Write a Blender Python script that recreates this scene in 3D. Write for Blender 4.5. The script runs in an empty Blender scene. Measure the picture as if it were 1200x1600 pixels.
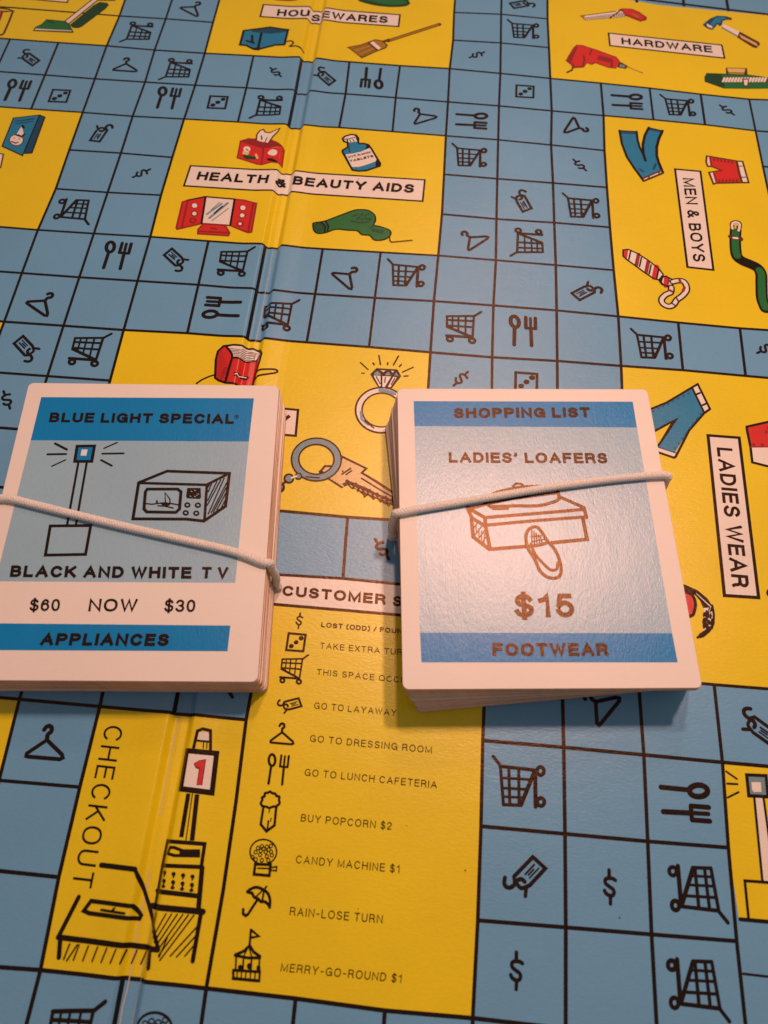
import bpy, bmesh, math, random
from mathutils import Vector, Matrix
from mathutils.geometry import tessellate_polygon
random.seed(7)

# ------------------------------------------------------------------ camera, light, exposure
S = bpy.context.scene
U = 0.02                                   # one square of the board is 2 cm
FPX = 1130.0
RM = ((0.99645203, 0.08261301, 0.01607620), (0.08196740, -0.90925009, -0.40810001), (-0.01909708, 0.40796981, -0.91279567))
CP = (0.66961398, -6.21598068, 9.66265031)   # camera, in squares

cam_d = bpy.data.cameras.new('camera'); cam = bpy.data.objects.new('camera', cam_d)
S.collection.objects.link(cam); S.camera = cam
cam_d.sensor_fit = 'HORIZONTAL'; cam_d.sensor_width = 36.0; cam_d.lens = 36.0 * FPX / 1200.0
cam_d.clip_start = 0.005; cam_d.clip_end = 20.0
cam.matrix_world = Matrix(((RM[0][0], -RM[1][0], -RM[2][0], CP[0] * U), (RM[0][1], -RM[1][1], -RM[2][1], CP[1] * U),
                           (RM[0][2], -RM[1][2], -RM[2][2], CP[2] * U), (0, 0, 0, 1)))
cam_d.dof.use_dof = True; cam_d.dof.focus_distance = 0.222; cam_d.dof.aperture_fstop = 22.0

W = bpy.data.worlds.new('World'); S.world = W; W.use_nodes = True
bg = W.node_tree.nodes['Background']; bg.inputs[0].default_value = (1.0, 0.84, 0.78, 1); bg.inputs[1].default_value = 0.20

def lamp(name, loc, watt, rad, col):
    d = bpy.data.lights.new(name, 'AREA'); d.shape = 'DISK'; d.size = rad * 2 * U; d.energy = watt; d.color = col; d.spread = math.radians(125)
    o = bpy.data.objects.new(name, d); S.collection.objects.link(o)
    p = Vector(loc) * U; o.location = p
    o.rotation_euler = (Vector((2.4 * U, -2.6 * U, 0)) - p).to_track_quat('-Z', 'Y').to_euler()
    return o
WARM = (1.0, 0.565, 0.41)
lamp('lamp_bulb', (7.4, 8.0, 28.0), 0.84, 1.0, WARM)
lamp('lamp_bulb', (1.6, 9.6, 28.0), 0.50, 1.0, WARM)
lamp('lamp_bulb', (4.5, 24.0, 27.0), 0.26, 2.2, WARM)

vs = S.view_settings; vs.view_transform = 'Standard'; vs.look = 'None'; vs.exposure = 0.04; vs.gamma = 1.0
try: vs.use_curve_mapping = False
except Exception: pass
S.render.engine = 'CYCLES'; S.cycles.max_bounces = 6; S.cycles.use_denoising = True

# ------------------------------------------------------------------ the picture plane turned into board positions
def un(p, h=0.0):
    dx, dy = (p[0] - 600.0) / FPX, (p[1] - 800.0) / FPX
    d = [RM[0][i] * dx + RM[1][i] * dy + RM[2][i] for i in range(3)]
    t = (h - CP[2]) / d[2]
    return Vector((CP[0] + t * d[0], CP[1] + t * d[1]))
def pxscale(p, h=0.0):                      # squares per pixel of the photograph near p
    a = un(p, h)
    return 0.5 * ((un((p[0] + 4, p[1]), h) - a).length + (un((p[0], p[1] + 4), h) - a).length * 0.75) / 4.0 * 1.05
def Z(ox, oy, s, pts): return [(ox + x / s, oy + y / s) for x, y in pts]

# ------------------------------------------------------------------ materials
def nd(nt, t, **kw):
    n = nt.nodes.new(t)
    for k, v in kw.items(): setattr(n, k, v)
    return n
def printed(name, col, rough=0.28, spec=0.58, tint=None, bump=0.22, grain=0.06, coat=0.0, scale=1.0, stretch=(0.45, 1.0, 1.0)):
    m = bpy.data.materials.new(name); m.use_nodes = True; nt = m.node_tree; b = nt.nodes['Principled BSDF']
    tc = nd(nt, 'ShaderNodeTexCoord')
    fine = nd(nt, 'ShaderNodeTexNoise'); fine.inputs['Scale'].default_value = 1700 * scale; fine.inputs['Detail'].default_value = 6; fine.inputs['Roughness'].default_value = 0.7
    mid = nd(nt, 'ShaderNodeTexNoise'); mid.inputs['Scale'].default_value = 230 * scale; mid.inputs['Detail'].default_value = 6
    big = nd(nt, 'ShaderNodeTexNoise'); big.inputs['Scale'].default_value = 28; big.inputs['Detail'].default_value = 3
    mp = nd(nt, 'ShaderNodeMapping'); mp.inputs['Scale'].default_value = stretch; nt.links.new(tc.outputs['Object'], mp.inputs['Vector'])
    for n in (fine, mid): nt.links.new(mp.outputs[0], n.inputs['Vector'])
    nt.links.new(tc.outputs['Object'], big.inputs['Vector'])
    add = nd(nt, 'ShaderNodeMath', operation='ADD'); nt.links.new(fine.outputs['Fac'], add.inputs[0]); nt.links.new(big.outputs['Fac'], add.inputs[1])
    mr = nd(nt, 'ShaderNodeMapRange'); mr.inputs['From Min'].default_value = 0.7; mr.inputs['From Max'].default_value = 1.3
    mr.inputs['To Min'].default_value = 1 - grain; mr.inputs['To Max'].default_value = 1 + grain
    nt.links.new(add.outputs[0], mr.inputs['Value'])
    mul = nd(nt, 'ShaderNodeVectorMath', operation='SCALE'); mul.inputs[0].default_value = col[:3]
    nt.links.new(mr.outputs[0], mul.inputs['Scale']); nt.links.new(mul.outputs[0], b.inputs['Base Color'])
    b.inputs['Roughness'].default_value = rough; b.inputs['Specular IOR Level'].default_value = spec
    if tint: b.inputs['Specular Tint'].default_value = (*tint, 1)
    if coat: b.inputs['Coat Weight'].default_value = coat; b.inputs['Coat Roughness'].default_value = 0.3
    a2 = nd(nt, 'ShaderNodeMath', operation='MULTIPLY_ADD'); nt.links.new(mid.outputs['Fac'], a2.inputs[0]); a2.inputs[1].default_value = 0.9
    nt.links.new(fine.outputs['Fac'], a2.inputs[2])
    bp = nd(nt, 'ShaderNodeBump'); bp.inputs['Strength'].default_value = bump; bp.inputs['Distance'].default_value = 0.0004
    nt.links.new(a2.outputs[0], bp.inputs['Height']); nt.links.new(bp.outputs[0], b.inputs['Normal'])
    return m
INKT = (1.0, 0.50, 0.26)
M = {}
M['blue'] = printed('board blue print', (0.138, 0.36, 0.60))
M['yellow'] = printed('board yellow print', (0.775, 0.61, 0.002))
M['ink'] = printed('black printing ink', (0.005, 0.0045, 0.006), spec=0.55, tint=INKT, rough=0.25)
M['brown'] = printed('thin brown ink', (0.09, 0.03, 0.006), spec=0.7, tint=INKT)
M['white'] = printed('white board paper', (0.80, 0.73, 0.68))
M['red'] = printed('red print', (0.60, 0.018, 0.012))
M['darkred'] = printed('dark red print', (0.27, 0.010, 0.012))
M['green'] = printed('green print', (0.012, 0.15, 0.030))
M['darkgreen'] = printed('dark green print', (0.006, 0.05, 0.012))
M['cyan'] = printed('bright blue print', (0.012, 0.21, 0.42))
M['darkcyan'] = printed('dark blue print', (0.006, 0.06, 0.13))
M['steel'] = printed('grey blue print', (0.16, 0.27, 0.34))
M['tan'] = printed('tan print', (0.36, 0.19, 0.012))
M['gold'] = printed('pale gold print', (0.72, 0.50, 0.20))
M['wear'] = printed('worn paper and painted glint at the crease', (0.62, 0.52, 0.40), rough=0.6)  # bare paper tone, also standing in for the glint on the fold
M['card'] = printed('white card stock', (0.80, 0.735, 0.69), rough=0.5, spec=0.4, bump=0.06, grain=0.03)
M['cardlo'] = printed('light blue card print', (0.30, 0.49, 0.63), rough=0.27, spec=0.62, tint=(1.0, 0.86, 0.84), bump=0.20, stretch=(1.0, 0.4, 1.0))
M['cardhi'] = printed('strong blue card print', (0.001, 0.22, 0.56), rough=0.29, spec=0.42, tint=(1.0, 0.86, 0.84), bump=0.20, stretch=(1.0, 0.4, 1.0))
M['cardink'] = printed('black card ink', (0.006, 0.005, 0.006), spec=0.55, tint=INKT, rough=0.26, bump=0.20, stretch=(1.0, 0.4, 1.0))
M['edge'] = printed('cut card edge', (0.60, 0.34, 0.21), rough=0.8, spec=0.15, grain=0.25)
MI = list(M.keys())

# ------------------------------------------------------------------ the crease in the board
GX = -1.90
def ghw(y): return 0.15       # half width, in squares
GCUT = [-4.0, -3.3, -2.6, -1.9, -1.5, -1.3, -1.2, -1.1, -0.97, -0.85, -0.72, -0.6, -0.5, -0.25, 0.0, 0.25, 0.5, 0.6, 0.72, 0.85, 0.97, 1.1, 1.2, 1.3, 1.5, 1.9, 2.6, 3.3, 4.0]
def gprofile(k):
    k = abs(k); D, LIP = -0.068, 0.028
    if k <= 0.5: return D + 0.010 * (1 - k / 0.5)
    if k < 1.2:
        t = (k - 0.5) / 0.7; t = t * t * (3 - 2 * t); return D + (LIP - D) * t
    t = min(1.0, (k - 1.2) / 2.8); t = t * t * (3 - 2 * t); return LIP * (1 - t)
def gz(x, y):
    k = (x - GX) / ghw(y)
    if abs(k) >= 4.0: return 0.0
    for i in range(len(GCUT) - 1):
        if GCUT[i] <= k <= GCUT[i + 1]:
            t = (k - GCUT[i]) / (GCUT[i + 1] - GCUT[i]); return gprofile(GCUT[i]) * (1 - t) + gprofile(GCUT[i + 1]) * t
    return 0.0
def ground(bm):
    """bends a flat print into the crease (bm is in squares)"""
    xs = [v.co.x for v in bm.verts]
    if not xs or max(xs) < GX - 0.7 or min(xs) > GX + 0.7: return
    for k in GCUT:
        n = Vector((1, 0, 0)).normalized(); c = Vector((GX + k * ghw(0), 0, 0))
        bmesh.ops.bisect_plane(bm, geom=bm.verts[:] + bm.edges[:] + bm.faces[:], dist=1e-5, plane_co=c, plane_no=n)
    for v in bm.verts: v.co.z += gz(v.co.x, v.co.y)

# ------------------------------------------------------------------ objects
def tag(o, label=None, cat=None, group=None, kind=None):
    for k, v in (('label', label), ('category', cat), ('group', group), ('kind', kind)):
        if v: o[k] = v
    return o
def empty(name, loc=(0, 0, 0), rz=0.0, label=None, cat=None, group=None):
    o = bpy.data.objects.new(name, None); S.collection.objects.link(o)
    o.location = Vector(loc) * U; o.rotation_euler = (0, 0, rz); o.empty_display_size = 0.02
    o['_m'] = 0; del o['_m']
    return tag(o, label, cat, group)
def root_matrix(o):
    if o is None: return Matrix.Identity(4)
    while o.parent: o = o.parent
    return Matrix.LocRotScale(o.location, o.rotation_euler, None)
def link(name, bm, mats, parent=None, smooth=False):
    me = bpy.data.meshes.new(name)
    bm.transform(Matrix.Scale(U, 4)); bm.transform(root_matrix(parent).inverted())
    bm.to_mesh(me); bm.free()
    for k in mats: me.materials.append(M[k] if isinstance(k, str) else k)
    if smooth:
        for p in me.polygons: p.use_smooth = True
    o = bpy.data.objects.new(name, me); S.collection.objects.link(o); o.parent = parent
    return o

def catmull(pts, closed=False, n=5):
    P = [Vector(p[:2]) for p in pts]; out = []; N = len(P)
    rng = range(N if closed else N - 1)
    for i in rng:
        if closed: a, b, c, d = P[i - 1], P[i], P[(i + 1) % N], P[(i + 2) % N]
        else:
            b, c = P[i], P[i + 1]; a = P[i - 1] if i else b + (b - c); d = P[i + 2] if i + 2 < N else c + (c - b)
        for k in range(n):
            t = k / n
            out.append(0.5 * ((2 * b) + (c - a) * t + (2 * a - 5 * b + 4 * c - d) * t * t + (3 * b - a - 3 * c + d) * t ** 3))
    if not closed: out.append(P[-1])
    return out

class Sheet:
    """one printed drawing: fills and pen strokes, each laid a hair above the one before"""
    def __init__(s, z=0.004, h=0.0, ref=None):
        s.bm = bmesh.new(); s.z = z; s.h = h; s.k = 0; s.mats = []
        s.rs = random.Random(int(z * 1e6) + 11)
    def mi(s, m):
        if m not in s.mats: s.mats.append(m)
        return s.mats.index(m)
    def lift(s):
        s.k += 1; return s.h + s.z + s.k * 0.00012
    def poly(s, m, pts):                      # pts in squares
        z = s.lift(); i = s.mi(m); V = [Vector((p[0], p[1], 0)) for p in pts]
        vs_ = [s.bm.verts.new((p.x, p.y, z)) for p in V]
        for t in tessellate_polygon([V]):
            a, b, c = (V[j] for j in t)
            if abs((b - a).cross(c - a).z) < 1e-10: continue
            t = t if (b - a).cross(c - a).z > 0 else t[::-1]
            try: f = s.bm.faces.new([vs_[j] for j in t]); f.material_index = i
            except ValueError: pass
    def fill(s, m, px, smooth=False):
        P = [un(p, s.h) for p in px]
        s.poly(m, catmull(P, True, 4) if smooth else P)
    def ribbon(s, m, pts, w, closed=False, cap='round', z=None):   # pts in squares
        P = []
        for p in pts:
            p = Vector(p[:2])
            if not P or (p - P[-1]).length > 1e-4: P.append(p)
        if closed and len(P) > 2 and (P[0] - P[-1]).length < 1e-4: P.pop()
        if len(P) < 2: return
        if cap == 'square' and not closed:
            P[0] = P[0] + (P[0] - P[1]).normalized() * w * 0.46; P[-1] = P[-1] + (P[-1] - P[-2]).normalized() * w * 0.46
        z = s.lift() if z is None else z; i = s.mi(m); hw = w / 2; N = len(P); Lf = []; Rt = []
        for k in range(N):
            a = P[k - 1] if (k or closed) else None; b = P[k]; c = P[(k + 1) % N] if (k < N - 1 or closed) else None
            d1 = (b - a).normalized() if a is not None else None; d2 = (c - b).normalized() if c is not None else None
            if d1 is None: d1 = d2
            if d2 is None: d2 = d1
            n1 = Vector((-d1.y, d1.x)); n2 = Vector((-d2.y, d2.x)); n = n1 + n2
            if n.length < 0.3: n = n1; sc = 1.0
            else: n.normalize(); sc = min(1.9, 1.0 / max(0.3, n.dot(n1)))
            Lf.append(s.bm.verts.new((b.x + n.x * hw * sc, b.y + n.y * hw * sc, z))); Rt.append(s.bm.verts.new((b.x - n.x * hw * sc, b.y - n.y * hw * sc, z)))
        for k in range(N if closed else N - 1):
            j = (k + 1) % N
            try: f = s.bm.faces.new((Rt[k], Rt[j], Lf[j], Lf[k])); f.material_index = i
            except ValueError: pass
        if not closed and cap == 'round':
            for e, q in ((0, 1), (-1, -2)):
                d = (P[e] - P[q]).normalized(); n = Vector((-d.y, d.x)); c0 = P[e]
                fan = [Lf[e] if e == -1 else Rt[e]]
                for t in range(1, 6):
                    an = math.pi * t / 6; v = n * math.cos(an) + d * math.sin(an)
                    fan.append(s.bm.verts.new((c0.x + v.x * hw, c0.y + v.y * hw, z)))
                fan.append(Rt[e] if e == -1 else Lf[e])
                try: f = s.bm.faces.new(fan[::-1]); f.material_index = i
                except ValueError: pass
    def stroke(s, px, wpx, m='ink', closed=False, smooth=False, cap='round'):
        P = [un(p, s.h) for p in px]
        if smooth: P = catmull(P, closed)
        c = (sum(p[0] for p in px) / len(px), sum(p[1] for p in px) / len(px))
        s.ribbon(m, P, 1.25 * wpx * pxscale(c, s.h), closed, cap)
    def dots(s, px, rpx, m='ink'):
        for p in px: s.disc(m, p, rpx, rpx)
    def disc(s, m, p, rx, ry, rot=0.0, n=18):
        s.fill(m, [(p[0] + rx * math.cos(t) * math.cos(rot) - ry * math.sin(t) * math.sin(rot), p[1] + rx * math.cos(t) * math.sin(rot) + ry * math.sin(t) * math.cos(rot)) for t in (2 * math.pi * k / n for k in range(n))])
    def ring(s, p, rx, ry, wpx, m='ink', n=22, a0=0.0, a1=360.0):
        full = a1 - a0 >= 360
        q = [(p[0] + rx * math.cos(math.radians(a0 + (a1 - a0) * k / n)), p[1] + ry * math.sin(math.radians(a0 + (a1 - a0) * k / n))) for k in range(n if full else n + 1)]
        s.stroke(q, wpx, m, closed=full)
    def done(s, name, parent=None):
        if s.h < 0.1: ground(s.bm)
        bmesh.ops.recalc_face_normals(s.bm, faces=[]) if False else None
        for f in s.bm.faces:
            if f.normal.z < 0: f.normal_flip()
        return link(name, s.bm, s.mats, parent)

# ------------------------------------------------------------------ lettering drawn with the pen (plain sans capitals)
def arc(cx, cy, rx, ry, a0, a1, n=12):
    return [(cx + rx * math.cos(math.radians(a0 + (a1 - a0) * k / n)), cy + ry * math.sin(math.radians(a0 + (a1 - a0) * k / n))) for k in range(n + 1)]
def oval(w):
    q = []
    for k in range(33):
        t = 2 * math.pi * k / 32; c, s_ = math.cos(t), math.sin(t)
        q.append((w / 2 + w / 2 * math.copysign(abs(c) ** 0.9, c), 0.5 + 0.5 * math.copysign(abs(s_) ** 0.9, s_)))
    return q
Scurve = arc(0.30, 0.745, 0.27, 0.255, 18, 180, 9) + [(0.05, 0.66), (0.12, 0.58), (0.24, 0.535), (0.36, 0.505), (0.50, 0.45), (0.585, 0.37), (0.60, 0.27)] + arc(0.30, 0.265, 0.30, 0.265, 0, -165, 10)
GL = {
 'A': (0.74, [[(0, 0), (0.37, 1), (0.74, 0)], [(0.125, 0.33), (0.615, 0.33)]]),
 'B': (0.62, [[(0, 0), (0, 1)], [(0, 1), (0.34, 1)] + arc(0.34, 0.765, 0.22, 0.235, 90, -90) + [(0, 0.53)], [(0.3, 0.53), (0.36, 0.53)] + arc(0.36, 0.265, 0.26, 0.265, 90, -90) + [(0, 0)]]),
 'C': (0.70, [arc(0.36, 0.5, 0.36, 0.5, 38, 322, 24)]),
 'D': (0.66, [[(0, 0), (0, 1), (0.28, 1)] + arc(0.28, 0.5, 0.38, 0.5, 90, -90, 16) + [(0, 0)]]),
 'E': (0.56, [[(0.56, 1), (0, 1), (0, 0), (0.58, 0)], [(0, 0.53), (0.52, 0.53)]]),
 'F': (0.54, [[(0.54, 1), (0, 1), (0, 0)], [(0, 0.52), (0.48, 0.52)]]),
 'G': (0.73, [arc(0.37, 0.5, 0.37, 0.5, 40, 340, 24) + [(0.72, 0.46), (0.42, 0.46)], [(0.72, 0.46), (0.73, 0.0)]]),
 'H': (0.66, [[(0, 0), (0, 1)], [(0.66, 0), (0.66, 1)], [(0, 0.53), (0.66, 0.53)]]),
 'I': (0.0, [[(0, 0), (0, 1)]]),
 'J': (0.46, [[(0.46, 1), (0.46, 0.27)] + arc(0.23, 0.25, 0.23, 0.25, 0, -180)]),
 'K': (0.66, [[(0, 0), (0, 1)], [(0.62, 1), (0.0, 0.36)], [(0.22, 0.58), (0.66, 0)]]),
 'L': (0.52, [[(0, 1), (0, 0), (0.52, 0)]]),
 'M': (0.80, [[(0, 0), (0, 1), (0.40, 0.05), (0.80, 1), (0.80, 0)]]),
 'N': (0.66, [[(0, 0), (0, 1), (0.66, 0), (0.66, 1)]]),
 'O': (0.76, [oval(0.76)]),
 'P': (0.60, [[(0, 0), (0, 1)], [(0, 1), (0.34, 1)] + arc(0.34, 0.735, 0.26, 0.265, 90, -90) + [(0, 0.47)]]),
 'Q': (0.76, [oval(0.76), [(0.48, 0.25), (0.78, -0.04)]]),
 'R': (0.63, [[(0, 0), (0, 1)], [(0, 1), (0.36, 1)] + arc(0.36, 0.745, 0.25, 0.255, 90, -90) + [(0, 0.49)], [(0.34, 0.49), (0.50, 0.44), (0.57, 0.32), (0.59, 0.1), (0.64, 0)]]),
 'S': (0.60, [Scurve]),
 'T': (0.62, [[(0, 1), (0.62, 1)], [(0.31, 1), (0.31, 0)]]),
 'U': (0.64, [[(0, 1), (0, 0.32)] + arc(0.32, 0.32, 0.32, 0.32, 180, 360, 14) + [(0.64, 1)]]),
 'V': (0.68, [[(0, 1), (0.34, 0), (0.68, 1)]]),
 'W': (0.98, [[(0, 1), (0.25, 0), (0.49, 0.98), (0.73, 0), (0.98, 1)]]),
 'X': (0.68, [[(0, 0), (0.68, 1)], [(0, 1), (0.68, 0)]]),
 'Y': (0.70, [[(0, 1), (0.35, 0.43), (0.70, 1)], [(0.35, 0.43), (0.35, 0)]]),
 'Z': (0.60, [[(0, 1), (0.60, 1), (0, 0), (0.60, 0)]]),
 '0': (0.52, [oval(0.52)]),
 '1': (0.30, [[(0.0, 0.76), (0.16, 0.82), (0.26, 1), (0.26, 0)]]),
 '2': (0.50, [arc(0.25, 0.72, 0.25, 0.28, 175, 0, 9) + [(0.47, 0.58), (0.25, 0.36), (0.05, 0.15), (0, 0), (0.50, 0)]]),
 '3': (0.52, [arc(0.25, 0.755, 0.235, 0.245, 165, -90, 11) + arc(0.25, 0.255, 0.27, 0.255, 90, -165, 12)]),
 '5': (0.52, [[(0.46, 1), (0.10, 1), (0.04, 0.54)], arc(0.26, 0.32, 0.26, 0.32, 150, -165, 16)]),
 '6': (0.52, [[(0.48, 0.80)] + arc(0.27, 0.70, 0.22, 0.30, 30, 100, 5) + [(0.08, 0.82), (0.01, 0.60), (0.0, 0.35)], arc(0.26, 0.32, 0.26, 0.32, 0, 360, 20)]),
 '$': (0.56, [[(x * 0.93, y) for x, y in Scurve], [(0.28, 1.13), (0.28, -0.13)]]),
 '&': (0.68, [[(0.68, 0), (0.16, 0.66), (0.14, 0.82), (0.22, 0.97), (0.32, 1), (0.43, 0.95), (0.47, 0.82), (0.40, 0.68), (0.27, 0.56)], [(0.27, 0.56), (0.12, 0.46), (0.02, 0.28), (0.06, 0.10), (0.22, 0.0), (0.40, 0.06), (0.52, 0.2), (0.60, 0.42)]]),
 "'": (0.10, [[(0.06, 1), (0.06, 0.86), (0.0, 0.74)]]),
 '-': (0.32, [[(0, 0.42), (0.32, 0.42)]]),
 '(': (0.22, [[(0.22, 1.08), (0.05, 0.82), (0, 0.45), (0.05, 0.1), (0.22, -0.16)]]),
 ')': (0.22, [[(0, 1.08), (0.17, 0.82), (0.22, 0.45), (0.17, 0.1), (0, -0.16)]]),
 '/': (0.34, [[(0, 0), (0.34, 1)]]),
}
def letters(sh, text, p0, p1, p2, weight=0.15, m='ink', gap=None):
    """p0-p1 the baseline from end to end, p2 the top of the first capital (pixels of the photograph)"""
    a, b, c = un(p0, sh.h), un(p1, sh.h), un(p2, sh.h); ey = c - a; cap = ey.length
    gap = (0.17 if weight > 0.12 else 0.26) if gap is None else gap
    weight = weight * (1.42 if weight > 0.12 else 1.5)
    x = 0.0; items = []
    for ch in text:
        if ch == ' ': x += 0.34 + gap * 0.4; continue
        w, st = GL[ch]; items.append((x, st)); x += w + weight + gap
    tot = x - gap; ex = (b - a) / tot; wd = weight * cap * 0.5 * (1 + min(1.25, ex.length / cap))
    for x0, st in items:
        for q in st:
            closed = (Vector(q[0]) - Vector(q[-1])).length < 1e-6
            pts = [a + ex * (x0 + weight / 2 + px_) + ey * (weight / 2 + py_ * (1 - weight)) for px_, py_ in q]
            # straight pen ends square off; push them half a pen width out
            sh.ribbon(m, pts, wd, closed=closed, cap='square')

# ------------------------------------------------------------------ the game board
board = empty('game_board', (0, 0, 0), 0, 'folding board game board printed with yellow store departments and blue squares, creased along a fold', 'game board')
bm = bmesh.new()
X0, X1, Y0, Y1 = -13.0, 11.0, -13.0, 15.0
xs = [X0, -9, -6, -4] + [GX + k * ghw(0) for k in GCUT] + [0, 2, 4, 6, 8, X1]
ys = [Y0 + (Y1 - Y0) * k / 28 for k in range(29)]
top = [[None] * len(xs) for _ in ys]
for j, y in enumerate(ys):
    for i, x in enumerate(xs):
        k = GCUT[i - 4] if 4 <= i < 4 + len(GCUT) else None
        xx = GX + k * ghw(y) if k is not None else x
        top[j][i] = bm.verts.new((xx, y, gz(xx, y)))
for j in range(len(ys) - 1):
    for i in range(len(xs) - 1): bm.faces.new((top[j][i], top[j][i + 1], top[j + 1][i + 1], top[j + 1][i]))
TH = -0.13
rim = [top[0][i] for i in range(len(xs))] + [top[j][-1] for j in range(1, len(ys))] + [top[-1][i] for i in range(len(xs) - 2, -1, -1)] + [top[j][0] for j in range(len(ys) - 2, 0, -1)]
low = [bm.verts.new((v.co.x, v.co.y, TH)) for v in rim]
for k in range(len(rim)):
    j = (k + 1) % len(rim); f = bm.faces.new((rim[j], rim[k], low[k], low[j])); f.material_index = 1
f = bm.faces.new(low[::-1]); f.material_index = 1
link('board_base', bm, ['blue', 'edge'], board, smooth=True)
base = board.children[0]
for p in base.data.polygons: p.use_smooth = p.material_index == 0

GP = """0 0 166.7 71.7;1 0 241.7 78.3;2 0 320 83.3;0 1 148.3 123.3;1 1 226.7 128.3;2 1 305 133.3;3 1 385 137.3;0 2 129.3 175.7;1 2 207.3 181.7;2 2 287.7 186;3 2 371.7 190.7;0 3 108.3 234.3;1 3 189 239.3;2 3 269.3 246;0 4 87.3 295;1 4 168.3 300.7;2 4 251.7 305;0 5 59.3 359.3;1 5 146.7 365;2 5 235 370;3 5 325.7 376.7;0 6 34.3 426.7;1 6 124 433.3;2 6 215 439;3 6 310 445;0 7 6.7 502.7;1 7 99.3 509;2 7 193.3 515.7;3 7 292.7 520.7;
5 0 546 96.7;6 0 625 102.7;7 0 702.7 107.3;5 1 540 146.7;6 1 618.3 152.7;7 1 700 159.3;5 2 530 199.3;6 2 613.3 205.7;7 2 696.7 212.3;8 0 781.8 114.8;9 0 859.8 122.6;10 0 938.7 130;11 0 1015 137.8;12 0 1094.7 147.3;13 0 1170.5 155.1;8 1 779.7 165.5;9 1 862 173.3;10 1 943 180.7;11 1 1021 187.2;12 1 1101.6 195;13 1 1180.5 204.5;7 3 693.8 272.5;7 4 690.6 334.6;7 5 684.8 399.4;7 6 678 470.5;7 7 672.6 550.6;8 2 778.4 218.5;8 3 777 279.3;8 4 775.7 342.3;8 5 774.8 406.6;8 6 771 477.3;8 7 769 558.3;9 2 861 226.6;9 3 864 286;9 4 866 348;9 5 868.4 414.3;9 6 869.7 485;9 7 870.6 564;10 6 966 494.4;10 7 970.5 571.8;11 6 1059.6 504;11 7 1067 578.5;12 6 1156 513;12 7 1165 587.5;6 7 576.7 542.3;5 7 479.3 535;
5 10 435 798;6 10 543 808;6 11 536 904;8 13 754.3 1157;8 14 751.5 1291;8 15 746.5 1438;8 16 738.6 1590.8;9 13 880.8 1167.7;9 14 882.8 1302.9;9 15 884 1449;10 13 1006 1179.5;10 14 1012 1314.6;10 15 1018 1460;11 13 1128.8 1191.2;11 14 1138 1324.4;11 15 1151 1470.5;11 12 1115.8 1069.8;2 13 30.4 1092.7;3 13 156 1104;5 13 384.7 1124.8;3 16 63.4 1515.6;5 16 322.3 1544.3;3 14 124.9 1229.8;3 15 92 1370.5;4 16 190.7 1529;
7 -2 709.5 19.5;9 -2 855.5 29.5;7 -1 708 62.8;9 -1 857.7 74.5;0 -1 186.7 25;2 -1 333 35;4 13 271 1114"""
GT = {}
for q in GP.replace('\n', '').split(';'):
    c, r, x, y = q.split(); GT[(int(c), int(r))] = un((float(x), float(y)))
GRES = [(c, r, v - Vector((c - 6, 8 - r))) for (c, r), v in GT.items()]
def I(c, r):
    if (c, r) in GT: return GT[(c, r)]
    sw = 0.0; d = Vector((0, 0))
    for a, b, e in GRES:
        w = 1.0 / ((a - c) ** 2 + (b - r) ** 2 + 0.05) ** 1.6; sw += w; d = d + e * w
    return Vector((c - 6, 8 - r)) + d / sw
LW = 0.044
HL = [(-1, -4, 2), (-1, 7, 9), (-2, 0, 2), (-2, 7, 9), (0, -6, 15), (1, -6, 15), (2, -6, 10), (2, 13, 16), (3, 0, 2), (3, 7, 10), (3, 13, 16), (4, 0, 2), (4, 7, 10), (4, 13, 16),
      (5, -6, 10), (5, 13, 16), (6, -6, 16), (7, -6, 16), (8, 0, 2), (8, 7, 10), (9, 0, 2), (9, 7, 10), (10, 0, 10), (11, 0, 10), (12, 0, 5), (12, 8, 16), (13, -4, 5), (13, 8, 16),
      (14, 2, 3), (14, 8, 11), (15, 2, 3), (15, 8, 11), (16, -4, 16), (17, -4, 16), (18, -4, 16)]
VL = [(-2, 0, 2), (-1, 0, 2), (0, -4, 12), (1, -4, 2), (2, -4, 17), (1, 2, 13), (3, 0, 2), (4, 0, 2), (5, 0, 2), (6, 0, 2), (7, -4, 10), (8, -4, 18), (9, -4, 18), (10, 0, 18), (11, 0, 1), (12, 0, 1), (13, 0, 7), (14, 0, 7),
      (3, 5, 7), (4, 5, 7), (5, 5, 7), (6, 5, 7), (11, 6, 7), (12, 6, 7), (-1, 5, 7), (3, 10, 18), (4, 10, 13), (5, 10, 18), (6, 10, 11), (7, 10, 11), (4, 16, 18), (6, 16, 18), (7, 16, 18), (11, 12, 18), (12, 12, 13), (13, 12, 13)]
g = Sheet(z=0.0024)
zh, zv = 0.0024, 0.0028
for r, a, b in HL:
    g.ribbon('ink', [I(c, r) for c in range(a, b + 1)], LW * random.uniform(0.92, 1.08), z=zh); zh += 1e-6
for c, a, b in VL:
    g.ribbon('ink', [I(c, r) for r in range(a, b + 1)], LW * random.uniform(0.92, 1.08), z=zv); zv += 1e-6
for a, b in (((1161, 1521.5), (1270, 1534)), ((930, -10), (1270, 31)), ((995, 3), (993, -15)), ((1068.7, 8.7), (1066, -12)), ((1138, 16.5), (1134, -6))):
    g.stroke([a, b], 3.2)
g.done('grid_lines', board)

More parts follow.
